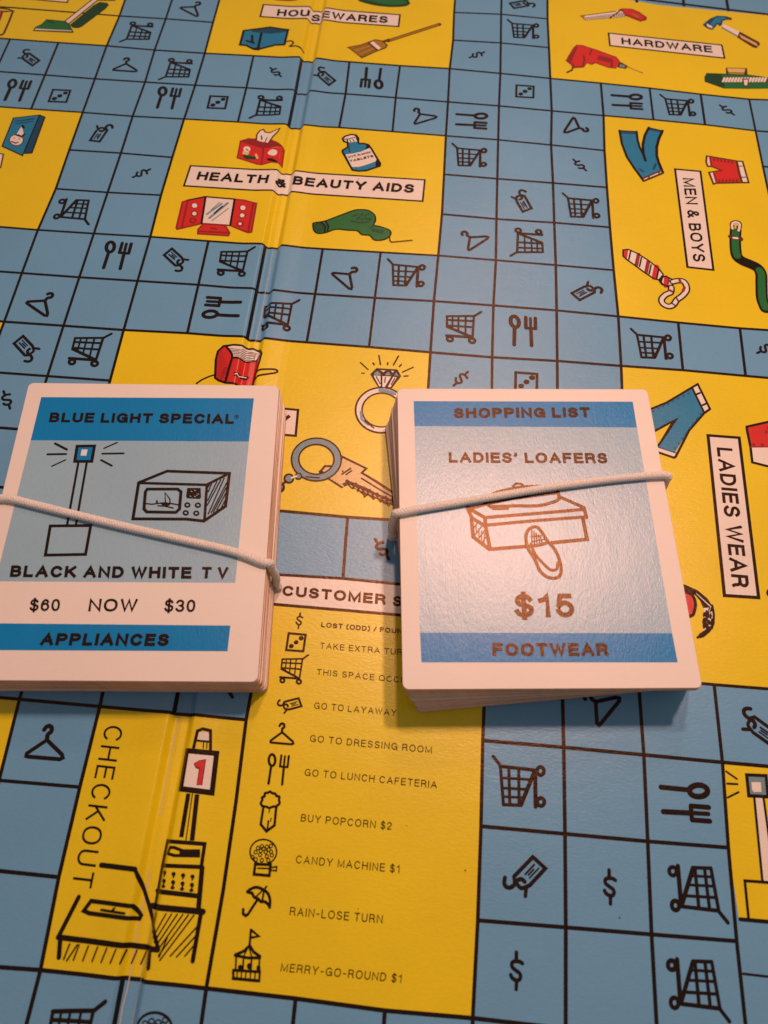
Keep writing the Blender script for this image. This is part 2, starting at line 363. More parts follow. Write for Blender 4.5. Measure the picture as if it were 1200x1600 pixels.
def panel(pts, label):
    s = Sheet(z=0.0010); s.poly('yellow', pts); o = s.done('department_panel', board); o['label'] = label; return o
PX = lambda *a: [un(p) for p in a]
pan = {}
pan['vac'] = panel([I(-5, -4), I(0, -4), I(0, -1), I(0, 0), I(-2, 0), I(-5, 0)], 'yellow department field with a green vacuum cleaner')
pan['house'] = panel([I(2, -4), I(7, -4), I(7, -2), I(7, -1), I(7, 0), I(6, 0), I(5, 0), I(3, 0), I(2, 0), I(2, -1)], 'yellow housewares department field')
pan['hard'] = panel(PX((855.2, -8)) + [I(9, -2), I(9, -1), I(9, 0), I(10, 0), I(11, 0), I(12, 0), I(13, 0), I(15, 0)] + PX((1275, 31), (1030, 8), (930, -9)), 'yellow hardware department field')
pan['cards'] = panel([I(-5, 2), I(-1, 2), I(0, 2), I(0, 3), I(0, 4), I(0, 5), I(-1, 5), I(-5, 5)], 'yellow department field with a blue greeting card')
pan['health'] = panel([I(2, 2), I(3, 2), I(5, 2), I(6, 2), I(7, 2), I(7, 3), I(7, 4), I(7, 5), I(6, 5), I(5, 5), I(3, 5), I(2, 5), I(2, 4), I(2, 3)], 'yellow health and beauty aids department field')
pan['men'] = panel([I(10, 1), I(11, 1), I(12, 1), I(13, 1), I(13, 3), I(13, 6), I(12, 6), I(11, 6), I(10, 6), I(10, 3)], 'yellow men and boys department field')
pan['ladies'] = panel([I(10, 7), I(11, 7), I(12, 7), I(15, 7), I(15, 12), I(11, 12), I(10, 12), I(10, 9)], 'yellow ladies wear department field')
pan['jewel'] = panel([I(2, 7), I(3, 7), I(5, 7), I(6, 7), I(7, 7), I(7, 10), I(6, 10), I(5, 10), I(2, 10), I(2, 8)], 'yellow jewelry department field')
pan['left'] = panel([I(-5, 7), I(0, 7), I(0, 12), I(-5, 12)], 'plain yellow field at the edge of the board')
pan['check'] = panel([I(3, 13), I(4, 13), I(5, 13), I(5, 16), I(4, 16), I(3, 16), I(3, 15), I(3, 14)], 'yellow checkout field with a cash register')
pan['cust'] = panel([I(5, 11), I(6, 11), I(8, 11), I(8, 13), I(8, 14), I(8, 15), I(8, 16), I(5, 16), I(5, 13)], 'yellow customer services list of square symbols')
pan['low'] = panel([I(-3, 13), I(2, 13), I(2, 16), I(-3, 16)], 'plain yellow field by the checkout')
pan['post'] = panel([I(11, 13), I(11, 14)] + PX((1154.5, 1435.5), (1300, 1451), (1290, 1210)), 'yellow field with a flashing blue light post')

def sign(key, quad, wpx, texts, m='ink', label=None):
    s = Sheet(z=0.0036); s.fill('white', quad); s.stroke(quad, wpx, m, closed=True)
    for t in texts: letters(s, *t)
    o = s.done('title_sign', pan[key])
    if label: o['label'] = label
    return o
z = Z(200, 180, 2.4, [(235, 190), (1113, 243), (1105, 323), (210, 265), (255, 243), (1070, 293), (266, 211)])
sign('health', z[:4], 2.2, [('HEALTH & BEAUTY AIDS', z[4], z[5], z[6], 0.17)], label='white sign reading HEALTH & BEAUTY AIDS')
z = Z(350, 0, 3, [(185, 22), (825, 70), (818, 125), (170, 78), (246, 75), (766, 110), (253, 43)])
sign('house', z[:4], 1.9, [('HOUSEWARES', z[4], z[5], z[6], 0.16)], label='white sign reading HOUSEWARES')
z = Z(680, 0, 2.3077, [(625, 120), (1033, 163), (1043, 210), (630, 165), (672, 160), (1000, 191), (670, 136)])
sign('hard', z[:4], 1.9, [('HARDWARE', z[4], z[5], z[6], 0.15)], label='white sign reading HARDWARE')
z = Z(660, 160, 2.222, [(877, 232), (965, 240), (1010, 582), (920, 572), (903, 263), (940, 553), (944, 264)])
sign('men', z[:4], 2.6, [('MEN & BOYS', z[4], z[5], z[6], 0.13)], label='white sign reading MEN & BOYS')
z = Z(980, 560, 2.9636, [(374, 357), (518, 368), (608, 1108), (450, 1098), (413, 412), (485, 1057), (487, 418)])
sign('ladies', z[:4], 4.2, [('LADIES WEAR', z[4], z[5], z[6], 0.14)], label='white sign reading LADIES WEAR')
sign('jewel', [(250, 622), (465.7, 640.7), (462, 681), (243, 663)], 3.2, [('JEWELRY', (264, 654), (451.5, 669.5), (268, 634), 0.16)], label='white sign reading JEWELRY')
s = Sheet(z=0.0036); q = [(-40, -9), (105, 4), (112, -14), (-33, -26)]; s.fill('white', q); s.stroke(q, 1.8, 'brown', closed=True); s.done('title_sign', pan['vac'])
s = Sheet(z=0.0036); q = [(-40, 236), (5.5, 241), (1, 262), (-44, 257)]; s.fill('white', q); s.stroke(q, 1.8, 'brown', closed=True); s.done('title_sign', pan['cards'])
# customer services head
s = Sheet(z=0.0016); s.poly('white', [I(5, 11), I(6, 11), I(8, 11)] + PX((757, 972.4), (624, 961), (421, 943.6))); s.stroke([(421, 943.6), (624, 961), (757, 972.4)], 4.2)
F2 = lambda *p: Z(320, 860, 2.7273, p)
F3 = lambda *p: Z(320, 1180, 2.7273, p)
letters(s, 'CUSTOMER', *F2((328, 193), (770, 232), (333, 149)), 0.17)
letters(s, 'SERVICES', *F2((800, 237), (1140, 268), (803, 193)), 0.17)
o = s.done('title_sign', pan['cust']); o['label'] = 'white heading strip reading CUSTOMER SERVICES'
for t, f, pts, wgt in (
    ('LOST (ODD) / FOUND', F2, ((495, 327), (866, 358), (497, 306)), 0.15),
    ('TAKE EXTRA TURN', F2, ((490, 418), (868, 449), (492, 393)), 0.085),
    ('THIS SPACE OCCUPIED', F2, ((476, 530), (952, 576), (478, 505)), 0.085),
    ('GO TO LAYAWAY', F2, ((465, 675), (816, 706), (468, 647)), 0.085),
    ('GO TO DRESSING ROOM', F2, ((447, 815), (967, 865), (450, 786)), 0.085),
    ('GO TO LUNCH CAFETERIA', F2, ((424, 960), (988, 1014), (428, 930)), 0.085),
    ('BUY POPCORN $2', F3, ((408, 282), (795, 318), (412, 250)), 0.085),
    ('CANDY MACHINE $1', F3, ((387, 460), (830, 502), (391, 426)), 0.085),
    ('RAIN-LOSE TURN', F3, ((361, 682), (757, 717), (365, 646)), 0.085),
    ('MERRY-GO-ROUND $1', F3, ((322, 921), (838, 970), (328, 885)), 0.085)):
    s = Sheet(z=0.0036); letters(s, t, *f(*pts), wgt); o = s.done('lettering', pan['cust']); o['label'] = 'printed line reading ' + t

# ------------------------------------------------------------------ the square symbols: each drawn once, then set in its squares
def canon(px_strokes, centre, turn):
    c0 = un(centre); a = math.radians(turn); out = []
    for pts, w, closed, sm in px_strokes:
        P = [un(p) - c0 for p in pts]
        P = [Vector((p.x * math.cos(a) - p.y * math.sin(a), p.x * math.sin(a) + p.y * math.cos(a))) for p in P]
        if sm: P = catmull(P, closed)
        out.append((P, w * pxscale(centre), closed))
    return out
def E(cx, cy, rx, ry, n=16): return [(cx + rx * math.cos(2 * math.pi * k / n), cy + ry * math.sin(2 * math.pi * k / n)) for k in range(n)]
zc = lambda p: Z(760, 1160, 10, p)
CART = canon([(zc([(105, 215), (215, 360)]), 4.4, 0, 0), (zc([(215, 372), (770, 435)]), 4.3, 0, 0), (zc([(218, 372), (267, 975)]), 4.2, 0, 0), (zc([(267, 972), (540, 982)]), 4.0, 0, 0),
              (zc([(540, 975), (745, 470)]), 5.0, 0, 0), (zc([(350, 400), (365, 965)]), 3.9, 0, 0), (zc([(505, 420), (510, 950)]), 3.9, 0, 0), (zc([(235, 553), (690, 580)]), 3.2, 0, 0),
              (zc([(240, 712), (615, 732)]), 3.1, 0, 0), (zc([(255, 845), (560, 862)]), 2.9, 0, 0), (zc([(762, 460), (768, 1005)]), 5.0, 0, 0),
              (zc(E(845, 447, 54, 64)), 4.6, 1, 0), (zc(E(850, 930, 56, 62)), 4.6, 1, 0)], (815, 1222), -90)
zt = lambda p: Z(760, 1320, 10, p)
TAG = canon([(zt([(575, 600), (530, 560), (465, 570), (415, 635), (335, 690), (262, 670), (238, 600), (252, 525)]), 5.6, 0, 1), (zt([(412, 620), (402, 510), (720, 200), (922, 392), (655, 665)]), 5.4, 0, 0),
             (zt([(655, 662), (575, 695), (510, 703), (450, 640)]), 5.0, 0, 1), (zt([(600, 695), (580, 840)]), 5.0, 0, 0), (zt([(738, 325), (590, 478)]), 2.8, 0, 0), (zt([(728, 402), (642, 492)]), 2.4, 0, 0), (zt([(812, 385), (660, 540)]), 2.1, 0, 0)], (818, 1370), -47)
zf_ = lambda p: Z(1020, 1210, 10.909, p)
FORK = canon([(zf_([(125, 210), (610, 258)]), 6.6, 0, 0), (zf_(E(785, 275, 160, 103)), 6.8, 1, 0), (zf_([(165, 640), (640, 665)]), 6.4, 0, 0), (zf_([(652, 535), (658, 660), (672, 790)]), 5.6, 0, 0),
              (zf_([(652, 540), (965, 565)]), 6.0, 0, 0), (zf_([(650, 662), (958, 680)]), 5.2, 0, 0), (zf_([(672, 785), (985, 808)]), 6.0, 0, 0)], (1071, 1252), 90)
zd = lambda p: Z(920, 1340, 17.143, p)
DOLL = canon([(zd([(755, 590), (680, 545), (580, 530), (490, 550), (458, 615), (490, 700), (590, 780), (685, 850), (718, 930), (700, 1005), (640, 1040), (560, 1020), (485, 965), (445, 890)]), 4.9, 0, 1), (zd([(575, 300), (580, 525)]), 4.9, 0, 0), (zd([(615, 1035), (615, 1270)]), 4.7, 0, 0)], (955, 1386), 0)
zh_ = lambda p: Z(20, 1120, 12, p)
HANG = canon([(zh_([(603, 235), (640, 185), (700, 165), (745, 200), (738, 270), (672, 330), (655, 430)]), 5.4, 0, 1), (zh_([(655, 432), (270, 690), (258, 738), (300, 752), (900, 802), (958, 775), (940, 710)]), 5.0, 1, 0)], (71, 1162), 0)
a_ = 0.17
DIE = [([Vector(p) for p in ((-a_, -a_), (a_, -a_ * 0.97), (a_ * 1.03, a_), (-a_ * 0.98, a_))], 0.032, True)] + [([Vector((t, t)), Vector((t + 0.012, t + 0.004))], 0.062, False) for t in (-0.085, 0.0, 0.09)]
def symbol(name, design, px, turn, sc=1.0, parent=None, panelz=0.0034, m='ink', wsc=1.0):
    c = un(px); a = math.radians(turn); s = Sheet(z=panelz)
    for P, w, cl in design:
        s.ribbon(m, [Vector((c.x + sc * (p.x * math.cos(a) - p.y * math.sin(a)), c.y + sc * (p.x * math.sin(a) + p.y * math.cos(a)))) for p in P], 1.38 * w * sc * wsc * random.uniform(0.94, 1.06), closed=bool(cl))
    return s.done(name, parent or board)
for x, y, t in ((215, 49, 180), (276, 107, 180), (417, 166, 180), (113, 330, 270), (368, 411, 0), (437, 494, 0), (139, 548, 0), (637, 427, 90), (736, 243, 90), (820, 46, 90), (823, 377, 180), (724, 513, 0), (911, 322, 90),
                (1022, 538, 90), (1062, 165, 90), (815, 1222, 90), (1085, 1395, 270), (1085, 1545, 270), (114, 1622, 0), (326, 1052, 270)):
    symbol('shopping_cart_symbol', CART, (x, y), t)
def heading(a, b): d = un(b) - un(a); return math.degrees(math.atan2(d.y, d.x))
for x, y, a, b in ((820, 1368, (812, 1380), (842, 1345)), (1186, 1136, (1168, 1120), (1206, 1145)), (46, 90, (35, 83), (57, 97)), (508, 120, (497, 112), (520, 128)), (158, 208, (164, 199), (152, 219)),
                   (274, 406, (284, 414), (261, 395)), (40, 545, (50, 556), (27, 534)), (817, 314, (811, 304), (825, 326)), (917, 456, (928, 449), (904, 463)), (816, 7, (828, 4), (800, 10))):
    symbol('price_tag_symbol', TAG, (x, y), heading(a, b), 0.95)
for x, y, a, b in ((70, 1162, 0, 0), (195, 102, 0, 0), (66, 472, (55, 477), (83, 456.7)), (542, 430, (532, 430), (559, 414)), (301, 12, (294, 15.7), (313, 4)), (657, 181, (658, 190), (648, 170.7)),
                   (736, 374, (739.7, 380), (720.8, 360)), (902, 198, (891.9, 195), (920.5, 208)), (934, 1102, (951, 1120), (915, 1082))):
    symbol('coat_hanger_symbol', HANG, (x, y), heading(a, b) - 85 if a else 0, 0.98)
for x, y, t in ((26, 141, 0), (262, 153, 0), (181, 399, 0), (817, 517, 0), (347, 482, 90), (737, 188, -90), (980, 158, -90), (1071, 1252, -90), (582, 122, 180)):
    symbol('spoon_and_fork_symbol', FORK, (x, y), t, 0.97)
for x, y, a, b in ((431, 113, (440, 123), (421, 107)), (221, 271, (207, 278), (235, 265)), (745, 86, (733, 91), (760, 81)), (906, 258, (916.5, 269), (896, 251)), (1136, 172, (1148, 182), (1126, 167)), (11, 625, (17, 639), (7, 612)),
                   (597, 858, (610, 880), (585, 843)), (720, 592, (705, 606), (737, 575)), (953, 1386, 0, 0), (807, 1517, 0, 0), (1196, 545, (1190, 548), (1205, 540))):
    symbol('dollar_sign_symbol', DOLL, (x, y), heading(a, b) - 90 if a else 0, 0.93)
for x, y, t in ((93, 150, 2), (340, 160, 2), (820, 143, 0), (822, 597, 0)): symbol('die_symbol', DIE, (x, y), t)
pc = pan['cust']
symbol('dollar_sign_symbol', DOLL, Z(320, 860, 2.7273, [(403, 300)])[0], 0, 0.55, pc, wsc=0.95)
symbol('die_symbol', DIE, Z(320, 860, 2.7273, [(388, 392)])[0], 0, 0.68, pc, wsc=1.0)
symbol('shopping_cart_symbol', CART, Z(320, 860, 2.7273, [(378, 511)])[0], 0, 0.60, pc, wsc=0.95)
symbol('price_tag_symbol', TAG, Z(320, 860, 2.7273, [(362, 655)])[0], 22, 0.56, pc, wsc=0.95)
symbol('coat_hanger_symbol', HANG, Z(320, 860, 2.7273, [(325, 785)])[0], 0, 0.62, pc, wsc=0.9)
symbol('spoon_and_fork_symbol', FORK, Z(320, 860, 2.7273, [(309, 933)])[0], 0, 0.58, pc, wsc=0.85)

# ------------------------------------------------------------------ pictures on the fields
def pic(key, name, label=None):
    s = Sheet(z=0.0044); s.key = key; s.name = name; s.label = label; return s
def end(s):
    o = s.done(s.name, pan[s.key])
    if s.label: o['label'] = s.label
    return o
# popcorn, candy machine
P = lambda *p: Z(350, 1220, 10, p)
s = pic('cust', 'popcorn_symbol')
s.stroke(P((600, 395), (575, 350), (600, 300), (595, 260), (635, 240), (640, 195), (690, 185), (720, 170), (760, 195), (800, 200), (820, 235), (865, 250), (860, 300), (870, 350), (835, 385)), 3.4, smooth=True)
s.stroke(P((600, 395), (660, 405), (710, 425), (760, 405), (835, 395)), 3.2); s.stroke(P((618, 400), (575, 680), (665, 790), (790, 695), (818, 400)), 3.6)
s.stroke(P((695, 630), (678, 760)), 2.6); s.stroke(P((712, 440), (705, 495)), 1.6); s.stroke(P((738, 585), (728, 630)), 1.6)
end(s)
s = pic('cust', 'candy_machine_symbol')
s.stroke(P(*E(615, 1110, 208, 195, 28)), 2.2, closed=True)
for x, y in ((532, 1050), (595, 1025), (672, 1030), (735, 1015), (495, 1115), (575, 1095), (618, 1060), (652, 1110), (700, 1075), (735, 1108), (565, 1155), (670, 1180), (748, 1162), (498, 1228), (592, 1240), (693, 1242), (445, 1190)):
    s.ring(P((x, y))[0], 2.6, 2.9, 1.35, n=10)
s.stroke(P((490, 1300), (470, 1460), (710, 1480), (730, 1310)), 3.8, closed=True); s.stroke(P((530, 1365), (720, 1370)), 2.0); s.stroke(P((735, 1355), (825, 1340), (820, 1405), (735, 1395)), 2.0)
end(s)
s = pic('cust', 'umbrella_symbol'); P = lambda *p: Z(350, 1370, 8.889, p)
s.stroke(P((325, 205), (380, 165), (455, 145), (550, 180), (615, 240), (640, 330), (635, 420)), 4.0, smooth=True)
s.stroke(P((325, 210), (390, 225), (420, 285), (470, 300), (510, 345), (570, 345), (620, 385), (635, 425)), 4.0); s.stroke(P((590, 135), (555, 190), (535, 320)), 2.8); s.stroke(P((545, 180), (450, 270)), 2.2)
s.stroke(P((470, 310), (330, 525), (300, 540), (265, 510), (268, 450)), 3.8, smooth=False)
end(s)
s = pic('cust', 'carousel_symbol')
s.stroke(P((375, 735), (355, 960)), 3.4); s.stroke(P((375, 735), (485, 825), (370, 845)), 3.4); s.stroke(P((350, 960), (280, 1030), (155, 1085)), 4.0); s.stroke(P((362, 960), (410, 1040), (500, 1105)), 4.0)
s.stroke(P((155, 1090), (330, 1125), (500, 1125)), 3.8); s.stroke(P((325, 1000), (280, 1090)), 2.0); s.stroke(P((355, 1000), (385, 1110)), 2.0)
for x in (170, 272, 385, 495): s.stroke(P((x, 1110), (x - 8, 1290)), 2.6)
s.stroke(P((130, 1295), (500, 1320)), 3.6); s.stroke(P((130, 1300), (130, 1410)), 3.6); s.stroke(P((125, 1410), (490, 1445)), 4.0); s.stroke(P((500, 1310), (490, 1445)), 3.2)
for x in (185, 245, 305, 370, 435): s.stroke(P((x, 1310), (x - 5, 1420)), 2.0)
for c, r in (((230, 1255), (36, 36)), ((355, 1240), (38, 45)), ((480, 1265), (30, 40))): s.fill('ink', P(*E(c[0], c[1], r[0], r[1], 12)))
end(s)
# checkout
s = pic('check', 'lettering', 'printed word CHECKOUT running down the field'); P = lambda *p: Z(60, 1120, 3.75, p)
letters(s, 'CHECKOUT', *P((392, 48), (194, 992), (500, 60)), 0.075); end(s)
s = pic('check', 'cash_register_picture')
s.fill('white', P((945, 90), (1010, 95), (1005, 140), (935, 135))); s.stroke(P((912, 185), (935, 85), (965, 72), (1010, 82), (1010, 190)), 4.2); s.stroke(P((925, 140), (1010, 148)), 2.6); s.stroke(P((970, 150), (968, 185)), 1.5); s.stroke(P((990, 150), (988, 185)), 1.5)
s.fill('white', P((868, 205), (1045, 222), (1020, 445), (840, 420))); s.stroke(P((872, 200), (1045, 215), (1018, 445), (836, 422)), 7.2, closed=True)
s.fill('darkred', P((912, 275), (945, 255), (985, 248), (962, 402), (928, 402), (942, 310), (922, 300))); s.fill('red', P((920, 277), (950, 259), (977, 256), (955, 396), (935, 396), (951, 300), (928, 292)))
s.stroke(P((882, 450), (840, 705)), 6.0, cap='butt'); s.stroke(P((932, 455), (902, 725)), 6.5, cap='butt'); s.stroke(P((905, 452), (868, 720)), 1.6)
s.stroke(P((752, 728), (975, 745), (955, 880), (722, 870)), 5.2, closed=True); s.stroke(P((775, 765), (760, 800), (800, 812), (940, 815), (940, 785), (850, 785), (800, 765)), 4.0, closed=True); s.fill('ink', P((830, 775), (940, 785), (940, 820), (830, 810)))
s.stroke(P((722, 870), (680, 1105)), 5.0); s.stroke(P((960, 885), (938, 1130)), 7.0); s.stroke(P((690, 1020), (940, 1050)), 6.2); s.stroke(P((655, 1110), (965, 1142)), 8.0)
for j, y in enumerate((912, 960, 992)):
    for i in range(4):
        x = 742 + i * 54 - j * 3; s.disc('ink', P((x, y + i * 8))[0], 3.2, 3.4 if j < 2 else 2.6)
        if j < 2: s.stroke(P((x + 8, y + i * 8), (x - 2, y + 20 + i * 8)), 2.2)
s.stroke(P((955, 1140), (905, 1430)), 6.2)
for k in range(7): s.stroke(P((740 + k * 32 - 20 - (30 if k == 0 else 0), 1150 + k * 2), (668 + k * 8, 1262 + k * 27)), 2.0)
for a, b in (((930, 1230), (775, 1400)), ((925, 1280), (812, 1405)), ((915, 1335), (860, 1400)), ((760, 1290), (712, 1405))): s.stroke(P(a, b), 2.0)
s.stroke(P((370, 868), (572, 892)), 6.5); s.stroke(P((572, 892), (640, 1100), (705, 1350)), 5.2)
s.stroke(P((238, 1055), (118, 1290)), 6.0); s.stroke(P((118, 1290), (400, 1325), (705, 1362)), 7.0); s.stroke(P((130, 1300), (122, 1408)), 6.4); s.stroke(P((655, 1372), (648, 1468)), 6.4)
s.stroke(P((310, 1078), (555, 1108), (595, 1165), (585, 1185), (300, 1150), (268, 1135)), 5.4, closed=True); s.stroke(P((370, 1130), (510, 1150)), 3.0); s.stroke(P((450, 1120), (430, 1140)), 3.0)
for k in range(9): s.stroke(P((185 + k * 55, 1330 + k * 6), (160 + k * 55 - (8 if k else 10), 1420 + k * 4)), 2.2)
s.stroke(P((230, 1335), (168, 1428)), 2.2)
end(s)
# blue light post on the right
s = pic('post', 'blue_light_picture'); P = lambda *p: Z(1120, 1180, 5.926, p)
s.stroke(P((85, 150), (185, 220)), 2.6); s.stroke(P((95, 263), (190, 268)), 2.8); s.stroke(P((100, 392), (200, 342)), 2.6)
s.fill('white', P((352, 390), (430, 390), (475, 760), (475, 1165), (430, 1160))); s.stroke(P((345, 385), (420, 1155)), 3.4); s.stroke(P((430, 385), (500, 900)), 3.4)
s.fill('steel', P((275, 180), (460, 190), (475, 385), (295, 375))); s.stroke(P((275, 182), (455, 190), (472, 385), (295, 375)), 4.4, closed=True); s.fill('white', P((318, 250), (405, 250), (412, 340), (340, 340), (325, 320)))
s.stroke(P((292, 1500), (258, 1162), (700, 1195)), 3.8); s.stroke(P((215, 1518), (800, 1570)), 5.0)
end(s)
# vacuum and bin
s = pic('vac', 'vacuum_cleaner_picture'); P = lambda *p: Z(0, 0, 6, p)
s.fill('white', P((610, 200), (880, -15), (960, -80), (990, -60), (640, 228))); s.stroke(P((610, 200), (880, -15), (960, -80)), 1.5, 'brown'); s.stroke(P((640, 228), (920, 0), (990, -60)), 1.5, 'brown'); s.stroke(P((930, 2), (1075, 5)), 1.8, 'brown')
s.fill('darkgreen', P((655, 235), (880, 50), (935, 20), (1005, 28), (1022, 48), (990, 85), (770, 250), (735, 265), (685, 262)))
s.fill('green', P((440, 188), (610, 205), (645, 230), (680, 285), (320, 272), (335, 258), (395, 232))); s.fill('white', P((318, 270), (680, 290), (683, 304), (316, 287)))
s.stroke(P((440, 186), (612, 204), (645, 230), (683, 300), (318, 286), (335, 258), (395, 230)), 1.5, 'darkgreen', closed=True); s.stroke(P((316, 288), (683, 305)), 1.4, 'brown'); s.stroke(P((455, 200), (505, 215)), 2.0, 'darkgreen')
end(s)
s = pic('vac', 'waste_bin_picture'); P = lambda *p: Z(0, 0, 20, p)
s.stroke(P((-160, 300), (0, 262), (130, 268), (260, 290), (415, 345), (200, 362), (-100, 350)), 2.2, 'brown', closed=True); s.stroke(P((410, 350), (300, 640), (130, 1030), (60, 1095), (-160, 1085)), 2.3, 'brown'); s.stroke(P((70, 360), (-30, 640)), 3.2, 'darkred')
end(s)
# greeting card
s = pic('cards', 'greeting_card_picture'); P = lambda *p: Z(0, 0, 6, p)
s.fill('darkcyan', P((370, 1080), (422, 1100), (300, 1435), (230, 1440), (205, 1400))); s.fill('cyan', P((128, 1108), (372, 1080), (212, 1460), (20, 1372)))
s.stroke(P((128, 1108), (372, 1080), (212, 1460), (20, 1372)), 1.5, closed=True); s.stroke(P((372, 1080), (422, 1100), (300, 1435), (235, 1440)), 1.5)
s.stroke(P((150, 1140), (320, 1115)), 2.2, 'darkcyan'); s.stroke(P((150, 1162), (310, 1140)), 1.6, 'darkcyan')
s.fill('white', P((208, 1180), (155, 1262), (205, 1285), (225, 1270))); s.stroke(P((212, 1182), (222, 1200)), 3.2, 'ink'); s.fill('white', P(*E(155, 1315, 66, 50))); s.stroke(P((150, 1265), (205, 1285), (230, 1260)), 2.4); s.stroke(P(*E(155, 1315, 66, 52)), 1.3, 'brown', closed=True); s.dots(P((135, 1298), (182, 1305)), 1.0); s.stroke(P((110, 1330), (150, 1345), (170, 1335)), 1.6)
end(s)
# housewares
s = pic('house', 'toaster_picture'); P = lambda *p: Z(360, 0, 10, p)
s.fill('cyan', P((208, 482), (620, 428), (902, 470), (845, 700), (700, 705), (430, 778), (360, 770), (250, 715), (150, 702))); s.fill('darkcyan', P((330, 480), (620, 435), (890, 470), (880, 500), (640, 530), (480, 520), (340, 500)))
s.stroke(P((208, 482), (620, 428), (902, 470), (845, 700), (700, 705), (430, 775), (360, 768), (250, 712), (150, 702)), 2.6, closed=True); s.stroke(P((485, 525), (432, 760)), 3.0); s.stroke(P((340, 560), (340, 655), (368, 680)), 2.8); s.stroke(P((255, 640), (360, 672)), 2.8); s.fill('ink', P((350, 750), (470, 745), (450, 790), (370, 785)))
s.stroke(P((880, 655), (950, 650), (985, 690), (930, 735), (1040, 740), (1140, 800)), 2.0, 'brown', smooth=True)
end(s)
s = pic('house', 'broom_picture'); P = lambda *p: Z(530, 0, 7.059, p)
s.stroke(P((1105, 270), (540, 452)), 4.6, 'brown'); s.stroke(P((1090, 276), (560, 446)), 2.4, 'tan')
s.fill('tan', P((95, 525), (240, 498), (340, 460), (400, 440), (470, 455), (505, 475), (530, 512), (430, 558), (330, 600), (250, 640), (180, 590))); s.fill('white', P((340, 478), (375, 458), (462, 532), (430, 552)))
s.stroke(P((95, 525), (240, 498), (400, 440), (480, 455), (530, 500), (510, 530), (400, 570), (250, 640)), 1.5, 'brown'); s.stroke(P((330, 480), (420, 555)), 2.4, 'brown'); s.stroke(P((490, 460), (545, 440)), 3.4, 'brown'); s.stroke(P((110, 530), (245, 636)), 1.2, 'brown')
for a, b in (((330, 490), (150, 540)), ((360, 520), (200, 585)), ((395, 550), (240, 625))): s.stroke(P(a, b), 0.9, 'brown')
end(s)
s = pic('house', 'frying_pan_picture')
s.fill('darkgreen', P((210, 0), (260, 28), (400, 62), (560, 78), (720, 72), (778, 45), (772, 20), (740, -20), (560, -60), (300, -50)), True); s.fill('green', P((290, -4), (420, 32), (560, 55), (700, 48), (740, 20), (560, -45), (320, -40)), True)
end(s)
s = pic('house', 'bowl_picture'); s.fill('darkred', Z(360, 0, 10, [(680, -30), (700, 2), (800, 12), (900, 17), (1010, 13), (1075, -5), (1060, -60), (760, -70)]), True); end(s)
# health and beauty
s = pic('health', 'tissue_box_picture'); P = lambda *p: Z(360, 190, 12, p)
s.fill('red', P((190, 370), (620, 500), (585, 812), (500, 800), (128, 682))); s.fill('red', P((620, 500), (1005, 510), (962, 815), (880, 795), (780, 780), (700, 790), (585, 812)))
s.fill('darkred', P((190, 365), (340, 325), (480, 318), (790, 370), (900, 430), (1005, 510), (880, 495), (620, 505), (400, 435)))
s.stroke(P((190, 368), (620, 502), (585, 812)), 2.0, 'darkred'); s.stroke(P((190, 366), (340, 322), (790, 370), (905, 432), (1005, 512), (962, 815), (780, 778), (585, 815), (500, 800), (128, 682)), 1.6, 'darkred', closed=True)
s.fill('white', P((488, 350), (495, 250), (555, 170), (622, 150), (650, 200), (740, 222), (930, 150), (890, 215), (800, 295), (720, 410), (600, 385))); s.stroke(P((488, 350), (495, 250), (555, 170), (622, 150), (650, 200), (740, 222), (930, 150), (890, 215), (800, 295), (725, 400)), 1.8, 'brown'); s.stroke(P((582, 270), (590, 340)), 1.8, 'brown'); s.stroke(P((690, 310), (650, 390)), 1.2, 'brown')
s.fill('gold', P(*E(290, 590, 65, 45))); s.fill('white', P(*E(310, 520, 66, 52))); s.fill('white', P((700, 610), (740, 560), (800, 540), (870, 570), (880, 620), (830, 660), (760, 650)), True)
s.fill('darkgreen', P((230, 618), (500, 670), (495, 712), (300, 712), (250, 680))); s.fill('ink', P((680, 705), (790, 712), (900, 780), (840, 782), (700, 745))); s.stroke(P((480, 620), (505, 690)), 2.6, 'gold'); s.stroke(P((300, 520), (330, 545)), 1.4, 'brown')
end(s)
s = pic('health', 'vitamin_bottle_picture'); P = lambda *p: Z(520, 200, 13.333, p)
s.fill('cyan', P((330, 300), (520, 290), (540, 330), (640, 325), (740, 350), (790, 410), (990, 740), (985, 790), (880, 840), (700, 890), (540, 900), (410, 880), (200, 500), (205, 465), (310, 400)))
s.fill('ink', P((690, 340), (760, 360), (990, 735), (985, 795), (890, 830), (890, 710), (910, 660), (790, 440), (660, 440), (700, 400)))
s.fill('white', P((265, 555), (420, 535), (580, 500), (700, 450), (770, 420), (800, 470), (912, 660), (890, 700), (700, 770), (540, 815), (400, 815)))
s.fill('white', P((205, 230), (240, 180), (380, 135), (470, 145), (520, 200), (530, 270), (500, 285), (300, 310), (240, 280))); s.fill('ink', P((445, 150), (500, 150), (540, 215), (530, 280), (490, 260), (480, 200)))
s.stroke(P((205, 225), (245, 180), (380, 138), (480, 148), (535, 220), (528, 290), (545, 330), (640, 325), (740, 352), (800, 430), (990, 745), (980, 795), (700, 890), (540, 900), (410, 880), (200, 500), (207, 465), (315, 400), (310, 310), (230, 280)), 2.4, closed=True)
s.stroke(P((215, 240), (330, 232), (460, 200)), 1.4, 'brown'); s.stroke(P((300, 240), (310, 300)), 1.6); s.stroke(P((355, 260), (375, 290)), 1.2, 'brown'); s.stroke(P((420, 240), (440, 280)), 1.2, 'brown'); s.stroke(P((335, 380), (345, 500)), 1.8, 'darkcyan')
